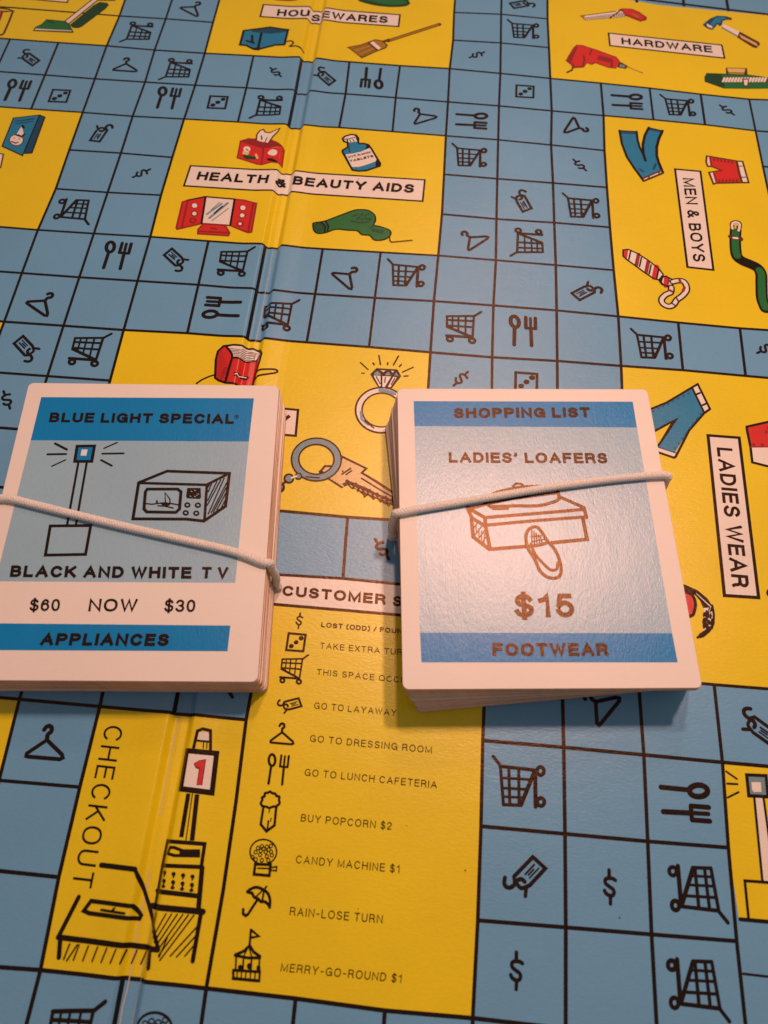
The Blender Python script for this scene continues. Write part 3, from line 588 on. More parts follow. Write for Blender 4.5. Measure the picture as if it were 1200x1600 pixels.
letters(s, 'VITAMIN', *P((320, 640), (790, 530), (305, 595)), 0.2, 'brown'); letters(s, 'TABLETS', *P((360, 720), (850, 610), (345, 675)), 0.2, 'brown')
end(s)
s = pic('health', 'makeup_mirror_picture'); P = lambda *p: Z(270, 295, 8.571, p)
s.fill('red', P((130, 180), (420, 110), (450, 110), (385, 470), (60, 545), (48, 520))); s.fill('red', P((825, 140), (960, 155), (1122, 205), (1050, 590), (1010, 590), (775, 490))); s.fill('white', P((445, 110), (828, 145), (770, 490), (385, 465)))
s.fill('red', P((410, 470), (700, 490), (760, 590), (745, 630), (335, 605), (340, 545))); s.fill('darkred', P((345, 560), (755, 580), (745, 605), (340, 582)))
s.stroke(P((130, 180), (200, 155), (430, 108), (828, 142), (960, 155), (1122, 205), (1055, 590), (1010, 592), (770, 492), (385, 467), (60, 543), (48, 520)), 2.2, 'darkred', closed=True)
s.stroke(P((440, 112), (385, 465)), 2.6); s.stroke(P((828, 145), (770, 488)), 2.6); s.stroke(P((200, 160), (120, 530)), 2.4, 'darkred'); s.stroke(P((1080, 200), (1010, 585)), 2.4, 'darkred'); s.stroke(P((410, 472), (700, 492), (762, 592), (745, 630), (335, 605), (340, 545)), 2.0, 'darkred', closed=True); s.stroke(P((515, 530), (585, 540)), 2.4, 'darkred'); s.stroke(P((200, 155), (440, 108), (828, 140)), 2.0)
for x, y, w in ((293, 228, 1), (290, 335, .8), (270, 428, 0), (940, 258, 1), (930, 360, .85), (902, 472, .6)):
    s.disc('darkred', P((x, y))[0], 5.6, 4.6)
    if w: s.disc('white', P((x, y))[0], 4.2 * w, 3.6 * w)
    else: s.disc('red', P((x, y))[0], 2.6, 2.2)
for a, b, w, m in (((630, 185), (515, 285), 1.2, 'steel'), ((660, 200), (455, 345), 2.0, 'steel'), ((735, 195), (490, 395), 2.8, 'steel'), ((665, 240), (560, 330), 2.6, 'darkcyan'), ((745, 265), (525, 430), 1.1, 'steel')): s.stroke(P(a, b), w, m)
end(s)
s = pic('health', 'hair_dryer_picture'); P = lambda *p: Z(480, 315, 6.667, p)
body = P((60, 240), (75, 222), (180, 205), (330, 150), (480, 95), (560, 85), (640, 95), (700, 140), (712, 195), (695, 245), (760, 262), (850, 295), (872, 330), (850, 370), (790, 400), (700, 402), (650, 355), (570, 345), (520, 305), (430, 300), (300, 290), (190, 325), (110, 332), (70, 300))
s.fill('green', body, True); s.stroke(body, 1.9, closed=True, smooth=True)
s.fill('darkgreen', P(*E(120, 272, 55, 52))); s.stroke(P((150, 220), (190, 260), (180, 320)), 2.2); s.stroke(P((195, 212), (222, 260), (210, 305)), 2.2)
for a, b in (((90, 300), (150, 250)), ((110, 315), (165, 270)), ((85, 270), (130, 240))): s.stroke(P(a, b), 1.0, 'green')
s.stroke(P((455, 205), (560, 222), (640, 210), (665, 175)), 2.2, 'darkgreen', smooth=True)
for a, b in (((470, 155), (520, 140)), ((520, 190), (545, 165)), ((570, 125), (570, 150)), ((600, 150), (650, 130)), ((600, 175), (650, 185)), ((570, 180), (570, 195)), ((650, 275), (700, 250))): s.stroke(P(a, b), 2.2, 'darkgreen')
s.fill('darkgreen', P((680, 282), (795, 305), (790, 340), (670, 308))); s.stroke(P((700, 300), (725, 305)), 1.3, 'green'); s.stroke(P((750, 312), (775, 318)), 1.3, 'green')
s.stroke(P((858, 375), (862, 410), (880, 425), (1092, 405)), 1.8, 'brown')
end(s)
# hardware
s = pic('hard', 'hand_saw_picture'); P = lambda *p: Z(870, 0, 7.5, p)
s.fill('white', P((275, 190), (690, 135), (790, 120), (800, 200), (330, 238))); s.stroke(P((275, 190), (690, 135)), 1.3, 'brown'); s.fill('tan', P((270, 185), (330, 195), (325, 235)))
for k in range(20): s.stroke(P((330 + k * 24, 238 - k * 2), (350 + k * 24, 205 - k * 3)), 0.9, 'brown')
s.stroke(P((620, 215), (740, 130)), 1.6, 'brown')
s.fill('darkred', P((720, 120), (760, 102), (880, 106), (960, 140), (1055, 205), (1050, 235), (980, 255), (930, 235), (800, 185), (770, 140))); s.fill('red', P((760, 112), (870, 116), (950, 150), (1030, 210), (985, 240), (930, 215), (810, 170))); s.stroke(P((890, 165), (950, 200)), 2.0, 'tan')
end(s)
s = pic('hard', 'power_drill_picture')
s.fill('red', P((235, 532), (300, 535), (460, 580), (690, 670), (750, 735), (740, 770), (690, 800), (590, 785), (450, 735), (410, 755), (350, 735), (310, 785), (200, 795), (160, 755), (110, 715), (130, 660), (200, 560)))
s.fill('darkred', P((235, 532), (110, 715), (160, 755), (240, 560))); s.fill('darkred', P((170, 740), (320, 640), (340, 700), (310, 785), (200, 795))); s.fill('darkred', P((490, 650), (660, 690), (620, 740), (470, 700))); s.fill('red', P((180, 730), (300, 650), (310, 710), (290, 770), (205, 780)))
s.stroke(P((110, 715), (200, 560), (235, 532), (300, 535), (690, 670), (745, 735)), 1.4, 'darkred'); s.stroke(P((120, 720), (165, 755), (200, 795), (310, 788), (350, 735), (410, 757), (450, 735), (600, 790), (690, 800)), 1.4, 'darkred'); s.stroke(P((650, 720), (640, 790)), 3.0, 'darkred')
s.fill('brown', P((720, 745), (760, 735), (830, 775), (810, 810), (710, 790))); s.fill('steel', P((745, 755), (800, 770), (790, 795), (730, 785))); s.stroke(P((830, 785), (1000, 855)), 1.2, 'brown'); s.stroke(P((850, 793), (985, 848)), 0.6, 'gold'); s.stroke(P((195, 780), (175, 825), (120, 850)), 2.2, 'brown'); s.stroke(P((410, 580), (385, 640)), 2.0, 'darkred')
end(s)
s = pic('hard', 'hammer_picture'); P = lambda *p: Z(1080, 10, 10, p)
s.fill('white', P((470, 265), (760, 400), (720, 470), (470, 325))); s.fill('steel', P((470, 315), (720, 455), (715, 475), (470, 338))); s.fill('brown', P((755, 395), (1060, 560), (1075, 600), (1020, 655), (960, 640), (715, 485)))
for k in range(9): s.stroke(P((765 + k * 30, 450 + k * 16), (790 + k * 30, 495 + k * 16)), 1.4, 'gold')
s.fill('darkcyan', P((180, 290), (220, 250), (300, 190), (400, 150), (540, 155), (635, 185), (630, 215), (560, 210), (490, 230), (480, 300), (440, 310), (410, 280), (370, 330), (330, 370), (240, 340))); s.fill('cyan', P((300, 270), (380, 180), (520, 165), (540, 195), (470, 215), (440, 265), (400, 260), (340, 320))); s.fill('white', P((235, 270), (320, 310), (335, 350), (250, 320))); s.fill('brown', P((550, 180), (635, 185), (630, 218), (560, 205)))
end(s)
s = pic('hard', 'plane_tool_picture')
s.fill('green', P((205, 1100), (240, 1050), (540, 1060), (870, 1075), (1160, 1115), (1300, 1150), (1300, 1285), (900, 1290), (510, 1285), (210, 1180))); s.fill('darkgreen', P((205, 1100), (240, 1050), (470, 1060), (520, 1200), (515, 1285), (210, 1180))); s.stroke(P((240, 1050), (870, 1072), (1160, 1112), (1300, 1150)), 1.4, 'darkgreen')
s.fill('brown', P((485, 1105), (1180, 1130), (1180, 1190), (490, 1185)))
for k in range(15): s.stroke(P((495 + k * 46, 1178), (520 + k * 46, 1122)), 2.4, 'white')
s.fill('brown', P((790, 1130), (900, 1135), (890, 1260), (840, 1255), (800, 1200))); s.fill('white', P((815, 1150), (885, 1150), (870, 1240), (830, 1235)))
s.fill('brown', P((540, 960), (870, 970), (880, 1075), (840, 1075), (820, 1050), (590, 1045), (545, 1065))); s.fill('gold', P((560, 970), (840, 980), (830, 1040), (580, 1035)))
end(s)
# men and boys
s = pic('men', 'jeans_picture'); P = lambda *p: Z(955, 190, 12, p)
jb = P((155, 170), (475, 190), (490, 330), (530, 480), (590, 570), (590, 430), (630, 260), (705, 115), (960, 175), (890, 330), (850, 480), (850, 640), (880, 760), (960, 950), (600, 1120), (420, 860), (290, 660), (200, 420))
s.fill('cyan', jb); s.fill('white', P((590, 1075), (930, 930), (965, 970), (610, 1122))); s.fill('darkcyan', P((165, 180), (470, 195), (475, 240), (175, 225))); s.fill('darkcyan', P((710, 125), (950, 175), (930, 205), (695, 165)))
s.stroke(P((155, 170), (200, 420), (290, 660), (420, 860), (600, 1105)), 2.8); s.stroke(P((475, 190), (490, 330), (530, 480), (590, 600), (640, 720)), 2.8); s.stroke(P((705, 115), (630, 260), (592, 430), (600, 600), (640, 735)), 3.2); s.stroke(P((960, 175), (890, 330), (852, 480), (852, 640), (885, 760), (965, 955)), 3.4); s.stroke(P((155, 170), (475, 190)), 1.2); s.stroke(P((705, 115), (960, 175)), 1.2); s.stroke(P((600, 1065), (940, 920)), 2.2, 'brown'); s.stroke(P((605, 1118), (965, 970)), 2.6, 'brown'); s.stroke(P((835, 800), (795, 890)), 2.8, 'darkcyan'); s.stroke(P((530, 890), (600, 940)), 2.6, 'darkcyan'); s.stroke(P((700, 1030), (715, 1075)), 2.2, 'brown'); s.stroke(P((890, 950), (905, 995)), 2.2, 'brown'); s.fill('ink', P((580, 560), (610, 580), (660, 730), (640, 745)))
end(s)
s = pic('men', 'shorts_picture'); P = lambda *p: Z(1090, 230, 13.333, p)
s.fill('white', P((185, 190), (270, 200), (300, 400), (210, 400), (175, 310))); s.fill('white', P((235, 530), (330, 530), (400, 740), (330, 770))); s.fill('red', P((255, 200), (830, 300), (860, 480), (930, 740), (390, 750), (335, 540), (490, 480), (290, 400))); s.fill('white', P((810, 300), (930, 300), (1060, 740), (920, 735), (860, 550)))
s.stroke(P((190, 185), (830, 295), (935, 300), (1060, 740), (920, 740), (390, 752), (330, 770), (235, 530), (490, 485), (300, 405), (210, 400), (175, 310)), 2.2, 'brown', closed=True); s.stroke(P((255, 205), (285, 400)), 2.4, 'darkred'); s.stroke(P((335, 540), (395, 750)), 2.4, 'darkred'); s.stroke(P((815, 310), (860, 520), (920, 735)), 2.8, 'brown'); s.stroke(P((870, 400), (920, 400)), 1.5, 'brown'); s.stroke(P((915, 630), (990, 630)), 1.5, 'brown')
for k in range(6): s.stroke(P((340 + k * 75, 240 + k * 12), (345 + k * 75, 275 + k * 12)), 2.4, 'darkred'); s.stroke(P((440 + k * 75, 730 - k * 3), (450 + k * 75, 690 - k * 3)), 2.4, 'darkred')
s.fill('darkred', P((440, 470), (515, 460), (500, 510), (440, 510)))
end(s)
s = pic('men', 'necktie_picture'); P = lambda *p: Z(960, 380, 9.231, p)
tie = P((125, 100), (200, 92), (330, 150), (480, 245), (640, 370), (700, 450), (700, 480), (640, 530), (570, 515), (420, 415), (280, 310), (180, 240), (125, 190))
s.fill('white', tie); s.fill('red', P((130, 100), (200, 95), (180, 225), (130, 190)))
for x, y, m, w in ((330, 250, 'darkred', 4.4), (470, 355, 'darkred', 4.6), (590, 430, 'red', 6.5)): s.stroke(P((x + 18, y - 90), (x - 15, y + 70)), w, m)
for x, y in ((222, 170), (375, 275), (515, 380), (625, 440)): s.stroke(P((x + 14, y - 65), (x - 15, y + 65)), 2.0)
s.stroke(tie, 2.0, closed=True)
kn = P((690, 495), (740, 480), (850, 535), (840, 600), (770, 630), (700, 600), (670, 560)); s.fill('white', kn); s.stroke(P((745, 490), (735, 620)), 5.0, 'red'); s.stroke(P((785, 510), (765, 620)), 2.2, 'darkred'); s.stroke(kn, 2.2, closed=True); s.stroke(P((690, 480), (650, 540), (690, 595)), 3.0)
loop = P((840, 560), (900, 545), (985, 550), (1030, 600), (1040, 680), (980, 760), (900, 820), (850, 890), (780, 915), (700, 875), (680, 810), (740, 745), (810, 710), (820, 640))
s.stroke(loop, 8.5, 'ink', smooth=True); s.stroke(loop, 4.6, 'white', smooth=True)
for a, b in (((935, 530), (955, 570)), ((1010, 640), (990, 690)), ((790, 680), (830, 700))): s.stroke(P(a, b), 3.4, 'darkred')
for a, b in (((890, 790), (920, 840)), ((830, 870), (870, 900))): s.stroke(P(a, b), 2.0)
end(s)
s = pic('men', 'belt_picture'); P = lambda *p: Z(1120, 330, 9.412, p)
bl = P((278, 270), (270, 400), (275, 560), (300, 670), (380, 735), (500, 785), (600, 840), (650, 930), (655, 1100), (665, 1290), (715, 1430))
s.stroke(bl, 14.0, 'ink', smooth=True); s.stroke(P((278, 290), (270, 400), (275, 560), (298, 660)), 8.8, 'green', smooth=True); s.stroke(P((625, 870), (655, 940), (657, 1100), (668, 1290), (712, 1420)), 9.2, 'green', smooth=True)
s.stroke(P((235, 270), (215, 200), (235, 165), (290, 155), (335, 175), (340, 230), (320, 300)), 4.4, 'brown', smooth=True); s.stroke(P((230, 260), (222, 200), (245, 170), (290, 163), (330, 185), (332, 230), (318, 290)), 2.6, 'white', smooth=True); s.stroke(P((278, 190), (270, 250)), 2.2, 'gold')
s.stroke(P((200, 375), (260, 395), (350, 415)), 6.0, 'brown'); s.stroke(P((245, 395), (300, 400)), 3.0, 'white'); s.disc('brown', P((355, 412))[0], 3.0, 3.2)
end(s)
# jewelry
s = pic('jewel', 'charm_bag_picture'); P = lambda *p: Z(320, 530, 9.231, p)
s.stroke(P((-120, 640), (-40, 585), (60, 540), (150, 515)), 2.2); s.stroke(P((730, 485), (800, 455), (900, 445), (1010, 442), (1050, 465), (1020, 490), (900, 515), (770, 545), (700, 600)), 2.6, smooth=True)
bag = P((150, 560), (160, 300), (190, 180), (270, 105), (420, 95), (560, 110), (690, 110), (790, 150), (820, 220), (790, 330), (730, 480), (690, 640), (500, 660), (300, 640), (200, 600))
s.fill('red', bag); s.fill('darkred', P((300, 600), (370, 380), (400, 260), (330, 120), (360, 110), (420, 260), (390, 400), (330, 620)))
s.fill('white', P((330, 125), (420, 100), (560, 118), (690, 115), (780, 160), (800, 205), (740, 275), (640, 295), (520, 290), (420, 270), (390, 200)))
s.stroke(bag, 3.0, closed=True); s.stroke(P((310, 115), (385, 210), (395, 290), (360, 400), (300, 620)), 2.8, smooth=True); s.stroke(P((410, 280), (520, 295), (640, 300), (740, 280), (810, 215)), 2.4)
for k in range(6): s.stroke(P((350 + k * 14, 140 + k * 26), (480 + k * 20, 165 + k * 22), (600 + k * 20, 150 + k * 25), (740 - k * 6, 175 + k * 14)), 0.9)
for k in range(9): s.stroke(P((180, 250 + k * 40), (250 + 12 * min(k, 6), 180 + k * 38)), 1.0, 'darkred')
for k in range(5): s.stroke(P((260 - k * 10, 480 + k * 28), (330 - k * 6, 400 + k * 38)), 1.0, 'darkred')
s.fill('ink', P((420, 490), (600, 510), (640, 520), (600, 560), (430, 545))); s.stroke(P((440, 520), (470, 510), (490, 535), (530, 515), (590, 530)), 1.4, 'white')
end(s)
s = pic('jewel', 'diamond_ring_picture'); P = lambda *p: Z(540, 540, 10, p)
for a, b, w in (((230, 265), (350, 375), 1.7), ((430, 275), (445, 300), 2.2), ((520, 155), (545, 300), 1.9), ((660, 268), (655, 300), 2.0), ((825, 165), (748, 305), 2.0), ((870, 300), (840, 330), 2.0), ((1058, 340), (890, 415), 1.8), ((250, 432), (290, 434), 1.5), ((915, 480), (975, 476), 1.9)): s.stroke(P(a, b), w)
s.stroke(P(*E(560, 1010, 355, 310, 40)), 10.5, closed=True); s.stroke(P(*E(560, 1010, 353, 308, 40)), 6.0, 'white', closed=True)
s.stroke(P((540, 702), (640, 712), (760, 755)), 5.4, 'steel'); s.stroke(P((240, 1040), (250, 1150), (350, 1240)), 3.4, 'steel'); s.stroke(P((300, 1180), (440, 1290)), 2.0)
s.fill('ink', P((480, 355), (810, 375), (868, 480), (720, 670), (520, 670), (385, 450))); s.fill('steel', P((440, 440), (500, 400), (550, 450), (540, 465), (450, 465))); s.fill('steel', P((610, 465), (665, 410), (710, 465))); s.fill('steel', P((755, 470), (790, 425), (830, 475))); s.fill('white', P((545, 390), (625, 392), (590, 418))); s.fill('white', P((705, 398), (760, 402), (735, 428)))
s.fill('white', P((435, 472), (545, 476), (550, 640), (525, 640))); s.fill('white', P((575, 480), (712, 486), (610, 655), (575, 650))); s.fill('white', P((745, 490), (800, 500), (700, 655), (660, 650))); s.stroke(P((480, 490), (540, 600)), 1.5); s.stroke(P((622, 500), (610, 580)), 1.5); s.stroke(P((770, 510), (715, 610)), 1.5)
end(s)
s = pic('jewel', 'key_ring_picture'); P = lambda *p: Z(420, 670, 5.714, p)
kr = P((620, 335), (655, 250), (870, 355), (830, 395), (960, 470), (1140, 590), (1180, 640), (1140, 690), (1060, 655), (1040, 665), (960, 610), (940, 620), (870, 575), (850, 585), (780, 525), (750, 530), (710, 490), (650, 515), (520, 430), (460, 385), (500, 335))
s.fill('gold', kr); s.stroke(P((462, 385), (520, 428), (650, 512), (700, 488)), 5.0)
s.stroke(P((700, 470), (740, 515), (775, 500), (800, 545), (845, 535), (860, 590), (900, 560), (935, 612), (965, 590), (1000, 640), (1040, 620), (1070, 670), (1100, 640), (1140, 690)), 5.4); s.stroke(P((720, 480), (870, 540), (960, 590), (1140, 660)), 4.0); s.stroke(kr, 3.0, closed=True); s.stroke(P((830, 445), (1000, 550), (1140, 630)), 2.4); s.stroke(P((860, 415), (1140, 595)), 2.0)
for k in range(10): s.stroke(P((730 + k * 42, 505 + k * 18), (745 + k * 42, 520 + k * 17)), 1.1, 'gold')
for k in range(7): s.stroke(P((520 + k * 22, 408 + k * 15), (540 + k * 22, 440 + k * 14)), 1.5, 'gold')
s.stroke(P((655, 405), (730, 355)), 2.2); s.stroke(P((690, 410), (740, 375)), 2.0); s.dots(P((660, 380),), 1.4)
s.stroke(P(*E(425, 275, 190, 162, 36)), 11.5, closed=True); s.stroke(P(*E(425, 275, 190, 162, 36)), 7.2, 'steel', closed=True); s.stroke(P((330, 430), (450, 440)), 2.0)
s.disc('ink', P((180, 445))[0], 8.5, 8.0); s.disc('steel', P((180, 445))[0], 5.4, 5.0); s.disc('ink', P((265, 425))[0], 6.0, 5.6); s.disc('steel', P((265, 425))[0], 3.8, 3.4); s.disc('ink', P((100, 525))[0], 8.0, 8.0); s.disc('steel', P((100, 522))[0], 4.2, 4.0); s.stroke(P((120, 500), (150, 470)), 3.6); s.stroke(P((205, 440), (245, 425)), 2.6, 'white')
end(s)
# ladies wear
s = pic('ladies', 'pedal_pushers_picture'); P = lambda *p: Z(1000, 590, 6, p)
s.fill('cyan', P((-60, 340), (115, 290), (250, 235), (490, 100), (600, 325), (460, 490), (325, 705), (170, 655), (300, 420), (150, 495), (-40, 560))); s.fill('white', P((485, 100), (540, 60), (655, 295), (605, 330))); s.fill('white', P((170, 655), (335, 710), (325, 755), (160, 700)))
s.stroke(P((-60, 345), (115, 290), (250, 235), (540, 62), (655, 295), (600, 335), (460, 495), (335, 740), (320, 752), (160, 698)), 3.0); s.stroke(P((170, 640), (350, 385), (250, 440), (140, 500), (-40, 560)), 3.0); s.fill('ink', P((290, 425), (360, 375), (310, 430), (175, 640), (170, 625))); s.stroke(P((490, 102), (600, 328)), 2.8); s.stroke(P((175, 655), (335, 708)), 1.8, 'darkcyan'); s.stroke(P((525, 160), (560, 145)), 2.6); s.stroke(P((585, 260), (620, 245)), 2.6)
for k in range(8): s.stroke(P((460 - k * 47, 148 + k * 24 - (k > 4) * 4), (448 - k * 47, 155 + k * 24 - (k > 4) * 4)), 1.8, 'darkcyan')
for k in range(8): s.stroke(P((570 - k * 34, 335 + k * 46), (562 - k * 34, 346 + k * 46)), 1.8, 'darkcyan')
end(s)
s = pic('ladies', 'skirt_picture'); P = lambda *p: Z(1140, 640, 16, p)
s.fill('red', P((410, 440), (960, 310), (1500, 240), (1560, 930), (510, 935))); s.fill('white', P((510, 935), (1560, 930), (1580, 1560), (960, 1430), (560, 1320))); s.stroke(P((1500, 240), (960, 310), (425, 430), (430, 500), (520, 940), (565, 1320), (960, 1420), (1580, 1550)), 3.2); s.stroke(P((510, 938), (1560, 932)), 1.8, 'darkred'); s.dots(P((600, 880), (815, 885), (1030, 890), (910, 565)), 2.6, 'darkred'); s.dots(P((975, 460),), 3.0, 'darkred')
end(s)
s = pic('ladies', 'handbag_picture'); P = lambda *p: Z(1050, 890, 8, p)
s.fill('red', P((60, 300), (180, 300), (240, 330), (275, 420), (270, 500), (235, 560), (60, 600))); s.stroke(P((60, 270), (200, 290), (265, 340), (292, 430), (275, 530), (235, 580), (60, 620)), 4.2, smooth=True)
crescent = P((80, 170), (165, 190), (320, 260), (440, 360), (505, 460), (520, 560), (515, 680), (470, 760), (390, 830), (315, 850), (390, 760), (410, 680), (400, 560), (390, 480), (350, 390), (290, 320), (180, 290), (80, 280))
s.fill('white', crescent)
s.fill('ink', P((80, 170), (165, 190), (320, 260), (440, 360), (500, 450), (440, 480), (390, 480), (350, 390), (290, 320), (180, 290), (80, 280)))
rn = random.Random(3)
for k in range(46):
    t = rn.random(); x = 395 + rn.random() * 115; y = 470 + t * 260; s.stroke(P((x, y), (x - 14 + rn.random() * 10, y + 34)), 1.5 + rn.random() * 1.1)
s.stroke(P((500, 450), (520, 560), (515, 680), (470, 760), (390, 830), (318, 848)), 3.0)
for k in range(12): s.stroke(P((330 + k * 13, 840 - k * 9), (345 + k * 13, 810 - k * 9)), 2.2)
for k in range(10): x = 300 + k * 18; s.stroke(P((x, 300 + k * 16), (x + 16, 320 + k * 17)), 0.9, 'white')
end(s)
s = pic('ladies', 'purse_picture'); s.disc('ink', (1206, 926), 9, 8); end(s)
# extra candy machine symbol at the bottom and worn crease lines, the fold's bright glint painted into their pale colour
s = Sheet(z=0.0040); P = lambda *p: Z(60, 1540, 4.2857, p)
s.stroke(P(*E(780, 285, 115, 108, 28)), 3.6, closed=True)
for x, y in ((720, 250), (762, 235), (805, 245), (850, 230), (735, 275), (790, 270), (840, 262), (770, 300)): s.ring(P((x, y))[0], 4.2, 4.2, 1.8, n=10)
s.done('candy_machine_symbol', board)
rw = random.Random(5)
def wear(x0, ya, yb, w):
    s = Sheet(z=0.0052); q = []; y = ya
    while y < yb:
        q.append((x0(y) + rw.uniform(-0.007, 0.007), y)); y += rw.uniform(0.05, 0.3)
    s.ribbon('wear', q, w); o = s.done('crease_wear_and_glint', board); o['label'] = 'pale worn line with painted glint along the fold'
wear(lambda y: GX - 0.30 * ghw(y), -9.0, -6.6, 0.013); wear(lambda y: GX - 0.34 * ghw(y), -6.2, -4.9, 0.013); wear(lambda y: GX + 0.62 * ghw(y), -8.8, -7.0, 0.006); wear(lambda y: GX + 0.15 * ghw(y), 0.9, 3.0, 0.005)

for p_, q_ in (((727, 1360), 1.6), ((1011, 1371), 1.2), ((560, 1420), 0.9), ((968, 1434), 1.6), ((635, 1290), 0.8), ((560, 280), 0.9)):
    s = Sheet(z=0.0060); s.disc('brown', p_, q_, q_ * 0.8, n=9); s.done('dirt_speck', board)

# ------------------------------------------------------------------ the two packs of cards
CW, CH, CR = 3.66, 4.32, 0.075
def card_bm(h0, h1, w=CW, h=CH):
    bm = bmesh.new(); out = []
    for sx, sy, a0 in ((1, -1, -90), (1, 1, 0), (-1, 1, 90), (-1, -1, 180)):
        for k in range(6):
            a = math.radians(a0 + 15 * k * 1.2); out.append((sx * (w / 2 - CR) + CR * math.cos(a), sy * (h / 2 - CR) + CR * math.sin(a)))
    e = 0.004
    lo = [bm.verts.new((x, y, h0)) for x, y in out]; up = [bm.verts.new((x, y, h1 - e)) for x, y in out]
    tp = [bm.verts.new((x * (1 - e / 2), y * (1 - e / 2), h1)) for x, y in out]
    n = len(out)
    for k in range(n):
        j = (k + 1) % n
        f = bm.faces.new((lo[k], lo[j], up[j], up[k])); f.material_index = 1
        f = bm.faces.new((up[k], up[j], tp[j], tp[k])); f.material_index = 1
    bm.faces.new(tp); bm.faces.new(lo[::-1])
    return bm
def pose(bm, x, y, a):
    bm.transform(Matrix.Translation((x, y, 0)) @ Matrix.Rotation(a, 4, 'Z')); return bm
def pack(tl, tr, b_other, h, n, top_label, low_label, low_group, spread, band_gap):
    """tl, tr: upper corners of the top card in the photograph; gives its centre and turn"""
    a, b = un(tl, h), un(tr, h); ex = (b - a).normalized(); ey = Vector((ex.y, -ex.x))
    mid = (a + b) / 2 + ey * (CH / 2); ang = math.atan2(ex.y, ex.x)
    th = (h - band_gap) / n; rn = random.Random(int(tl[0]))
    me = None; first = None
    for k in range(n - 1):
        d = 1 - (k + 0.5) / n                       # 0 at the top of the pack, 1 at the bottom
        dx, dy, da = spread(d, rn)
        loc = Vector((mid.x + ex.x * dx - ey.x * dy, mid.y + ex.y * dx - ey.y * dy, band_gap + k * th)) * U
        if first is None:
            bm = card_bm(0.0, th * 0.86)
            first = o = link('playing_card', bm, ['card', 'edge'], None)
        else:
            o = first.copy(); S.collection.objects.link(o)
        o.location = loc; o.rotation_euler = (0, 0, ang + da)
        tag(o, low_label, 'playing card', low_group)
    r = empty('playing_card', (mid.x, mid.y, h - th), ang, top_label, 'playing card', low_group)
    link('card_stock', pose(card_bm(h - th + 0.002, h), mid.x, mid.y, ang), ['card', 'edge'], r)
    return r, mid, ang, ex, ey
HR, HLF = 0.80, 0.69
def spreadR(d, rn):
    t = max(0.0, d - 0.10) / 0.9; st = min(1.0, math.floor(t * 7 + 0.5) / 7 * 0.5 + t * 0.5)
    a = math.radians(5.2) * st
    return (0.02 * t + rn.uniform(-0.012, 0.012), -0.01 * t + rn.uniform(-0.012, 0.012), a + math.radians(rn.uniform(-0.25, 0.25)))
def spreadL(d, rn):
    q = math.floor(d * 6) / 6
    return (0.02 * q + 0.01 * d + rn.uniform(-0.022, 0.014), -0.01 * q + rn.uniform(-0.012, 0.010), math.radians(rn.uniform(-0.35, 0.35)))
rightc = pack((618, 607), (1014, 608), None, HR, 30, 'Shopping List card for ladies\' loafers at $15, on top of its banded pack',
              'white card squared into the skewed pack under the ladies\' loafers card', 'cards of the Shopping List pack', spreadR, 0.03)
leftc = pack((46, 598), (436, 602.5), None, HLF, 26, 'Blue Light Special card for a black and white TV, on top of its banded pack',
             'white card in the neat pack under the black and white TV card', 'cards of the Blue Light Special pack', spreadL, 0.03)

def band_sheet(name, parent, h, quad, m, z=0.0006):
    s = Sheet(z=z, h=h); s.fill(m, quad); return s.done(name, parent)
# right card
rc = rightc[0]; P = lambda *p: Z(590, 580, 2.3077, p)
f1 = band_sheet('header_band', rc, HR, P((130, 108), (920, 110), (935, 203), (133, 198)), 'cardhi', 0.0008)
f2 = band_sheet('picture_field', rc, HR, P((133, 198), (935, 203), (1062, 945), (153, 943)), 'cardlo')
f3 = band_sheet('footer_band', rc, HR, P((153, 943), (1062, 945), (1082, 1050), (158, 1050)), 'cardhi', 0.0008)
def word(parent, h, text, p, wgt, name='lettering', gap=None):
    s = Sheet(z=0.0022, h=h); letters(s, text, *p, wgt, 'cardink', gap); o = s.done(name, parent); o['label'] = 'printed words ' + text; return o
word(f1, HR, 'SHOPPING LIST', P((275, 170), (768, 167), (274, 133)), 0.19)
word(f2, HR, "LADIES' LOAFERS", P((257, 330), (830, 333), (256, 292)), 0.17)
word(f2, HR, '$15', P((495, 889), (712, 888), (490, 803)), 0.14)
word(f3, HR, 'FOOTWEAR', P((415, 1028), (833, 1028), (413, 980)), 0.19)
s = Sheet(z=0.0022, h=HR); P = lambda *p: Z(710, 740, 5.4545, p); k_ = 'cardink'
s.stroke(P((110, 290), (180, 290), (260, 265), (500, 215), (880, 165)), 3.6, k_); s.stroke(P((260, 375), (700, 340), (1105, 305)), 4.6, k_); s.stroke(P((265, 440), (700, 400), (1105, 370)), 4.4, k_)
s.stroke(P((110, 290), (260, 375), (265, 440)), 5.0, k_); s.stroke(P((115, 300), (150, 380), (260, 445)), 5.0, k_); s.stroke(P((900, 200), (1105, 290), (1125, 375)), 4.6, k_); s.stroke(P((1095, 385), (1130, 560), (830, 590)), 5.0, k_, )
s.stroke(P((265, 445), (305, 645), (620, 620)), 5.0, k_); s.stroke(P((145, 390), (160, 540), (290, 640)), 5.0, k_)
for k in range(5): s.stroke(P((160 + k * 24, 470 + k * 20 - 40), (165 + k * 22, 500 + k * 28 - 20)), 0.01 + 1.4, k_)
for a, b in (((205, 410), (160, 470)), ((240, 440), (170, 530)), ((262, 480), (190, 575)), ((270, 540), (225, 600))): s.stroke(P(a, b), 1.8, k_)
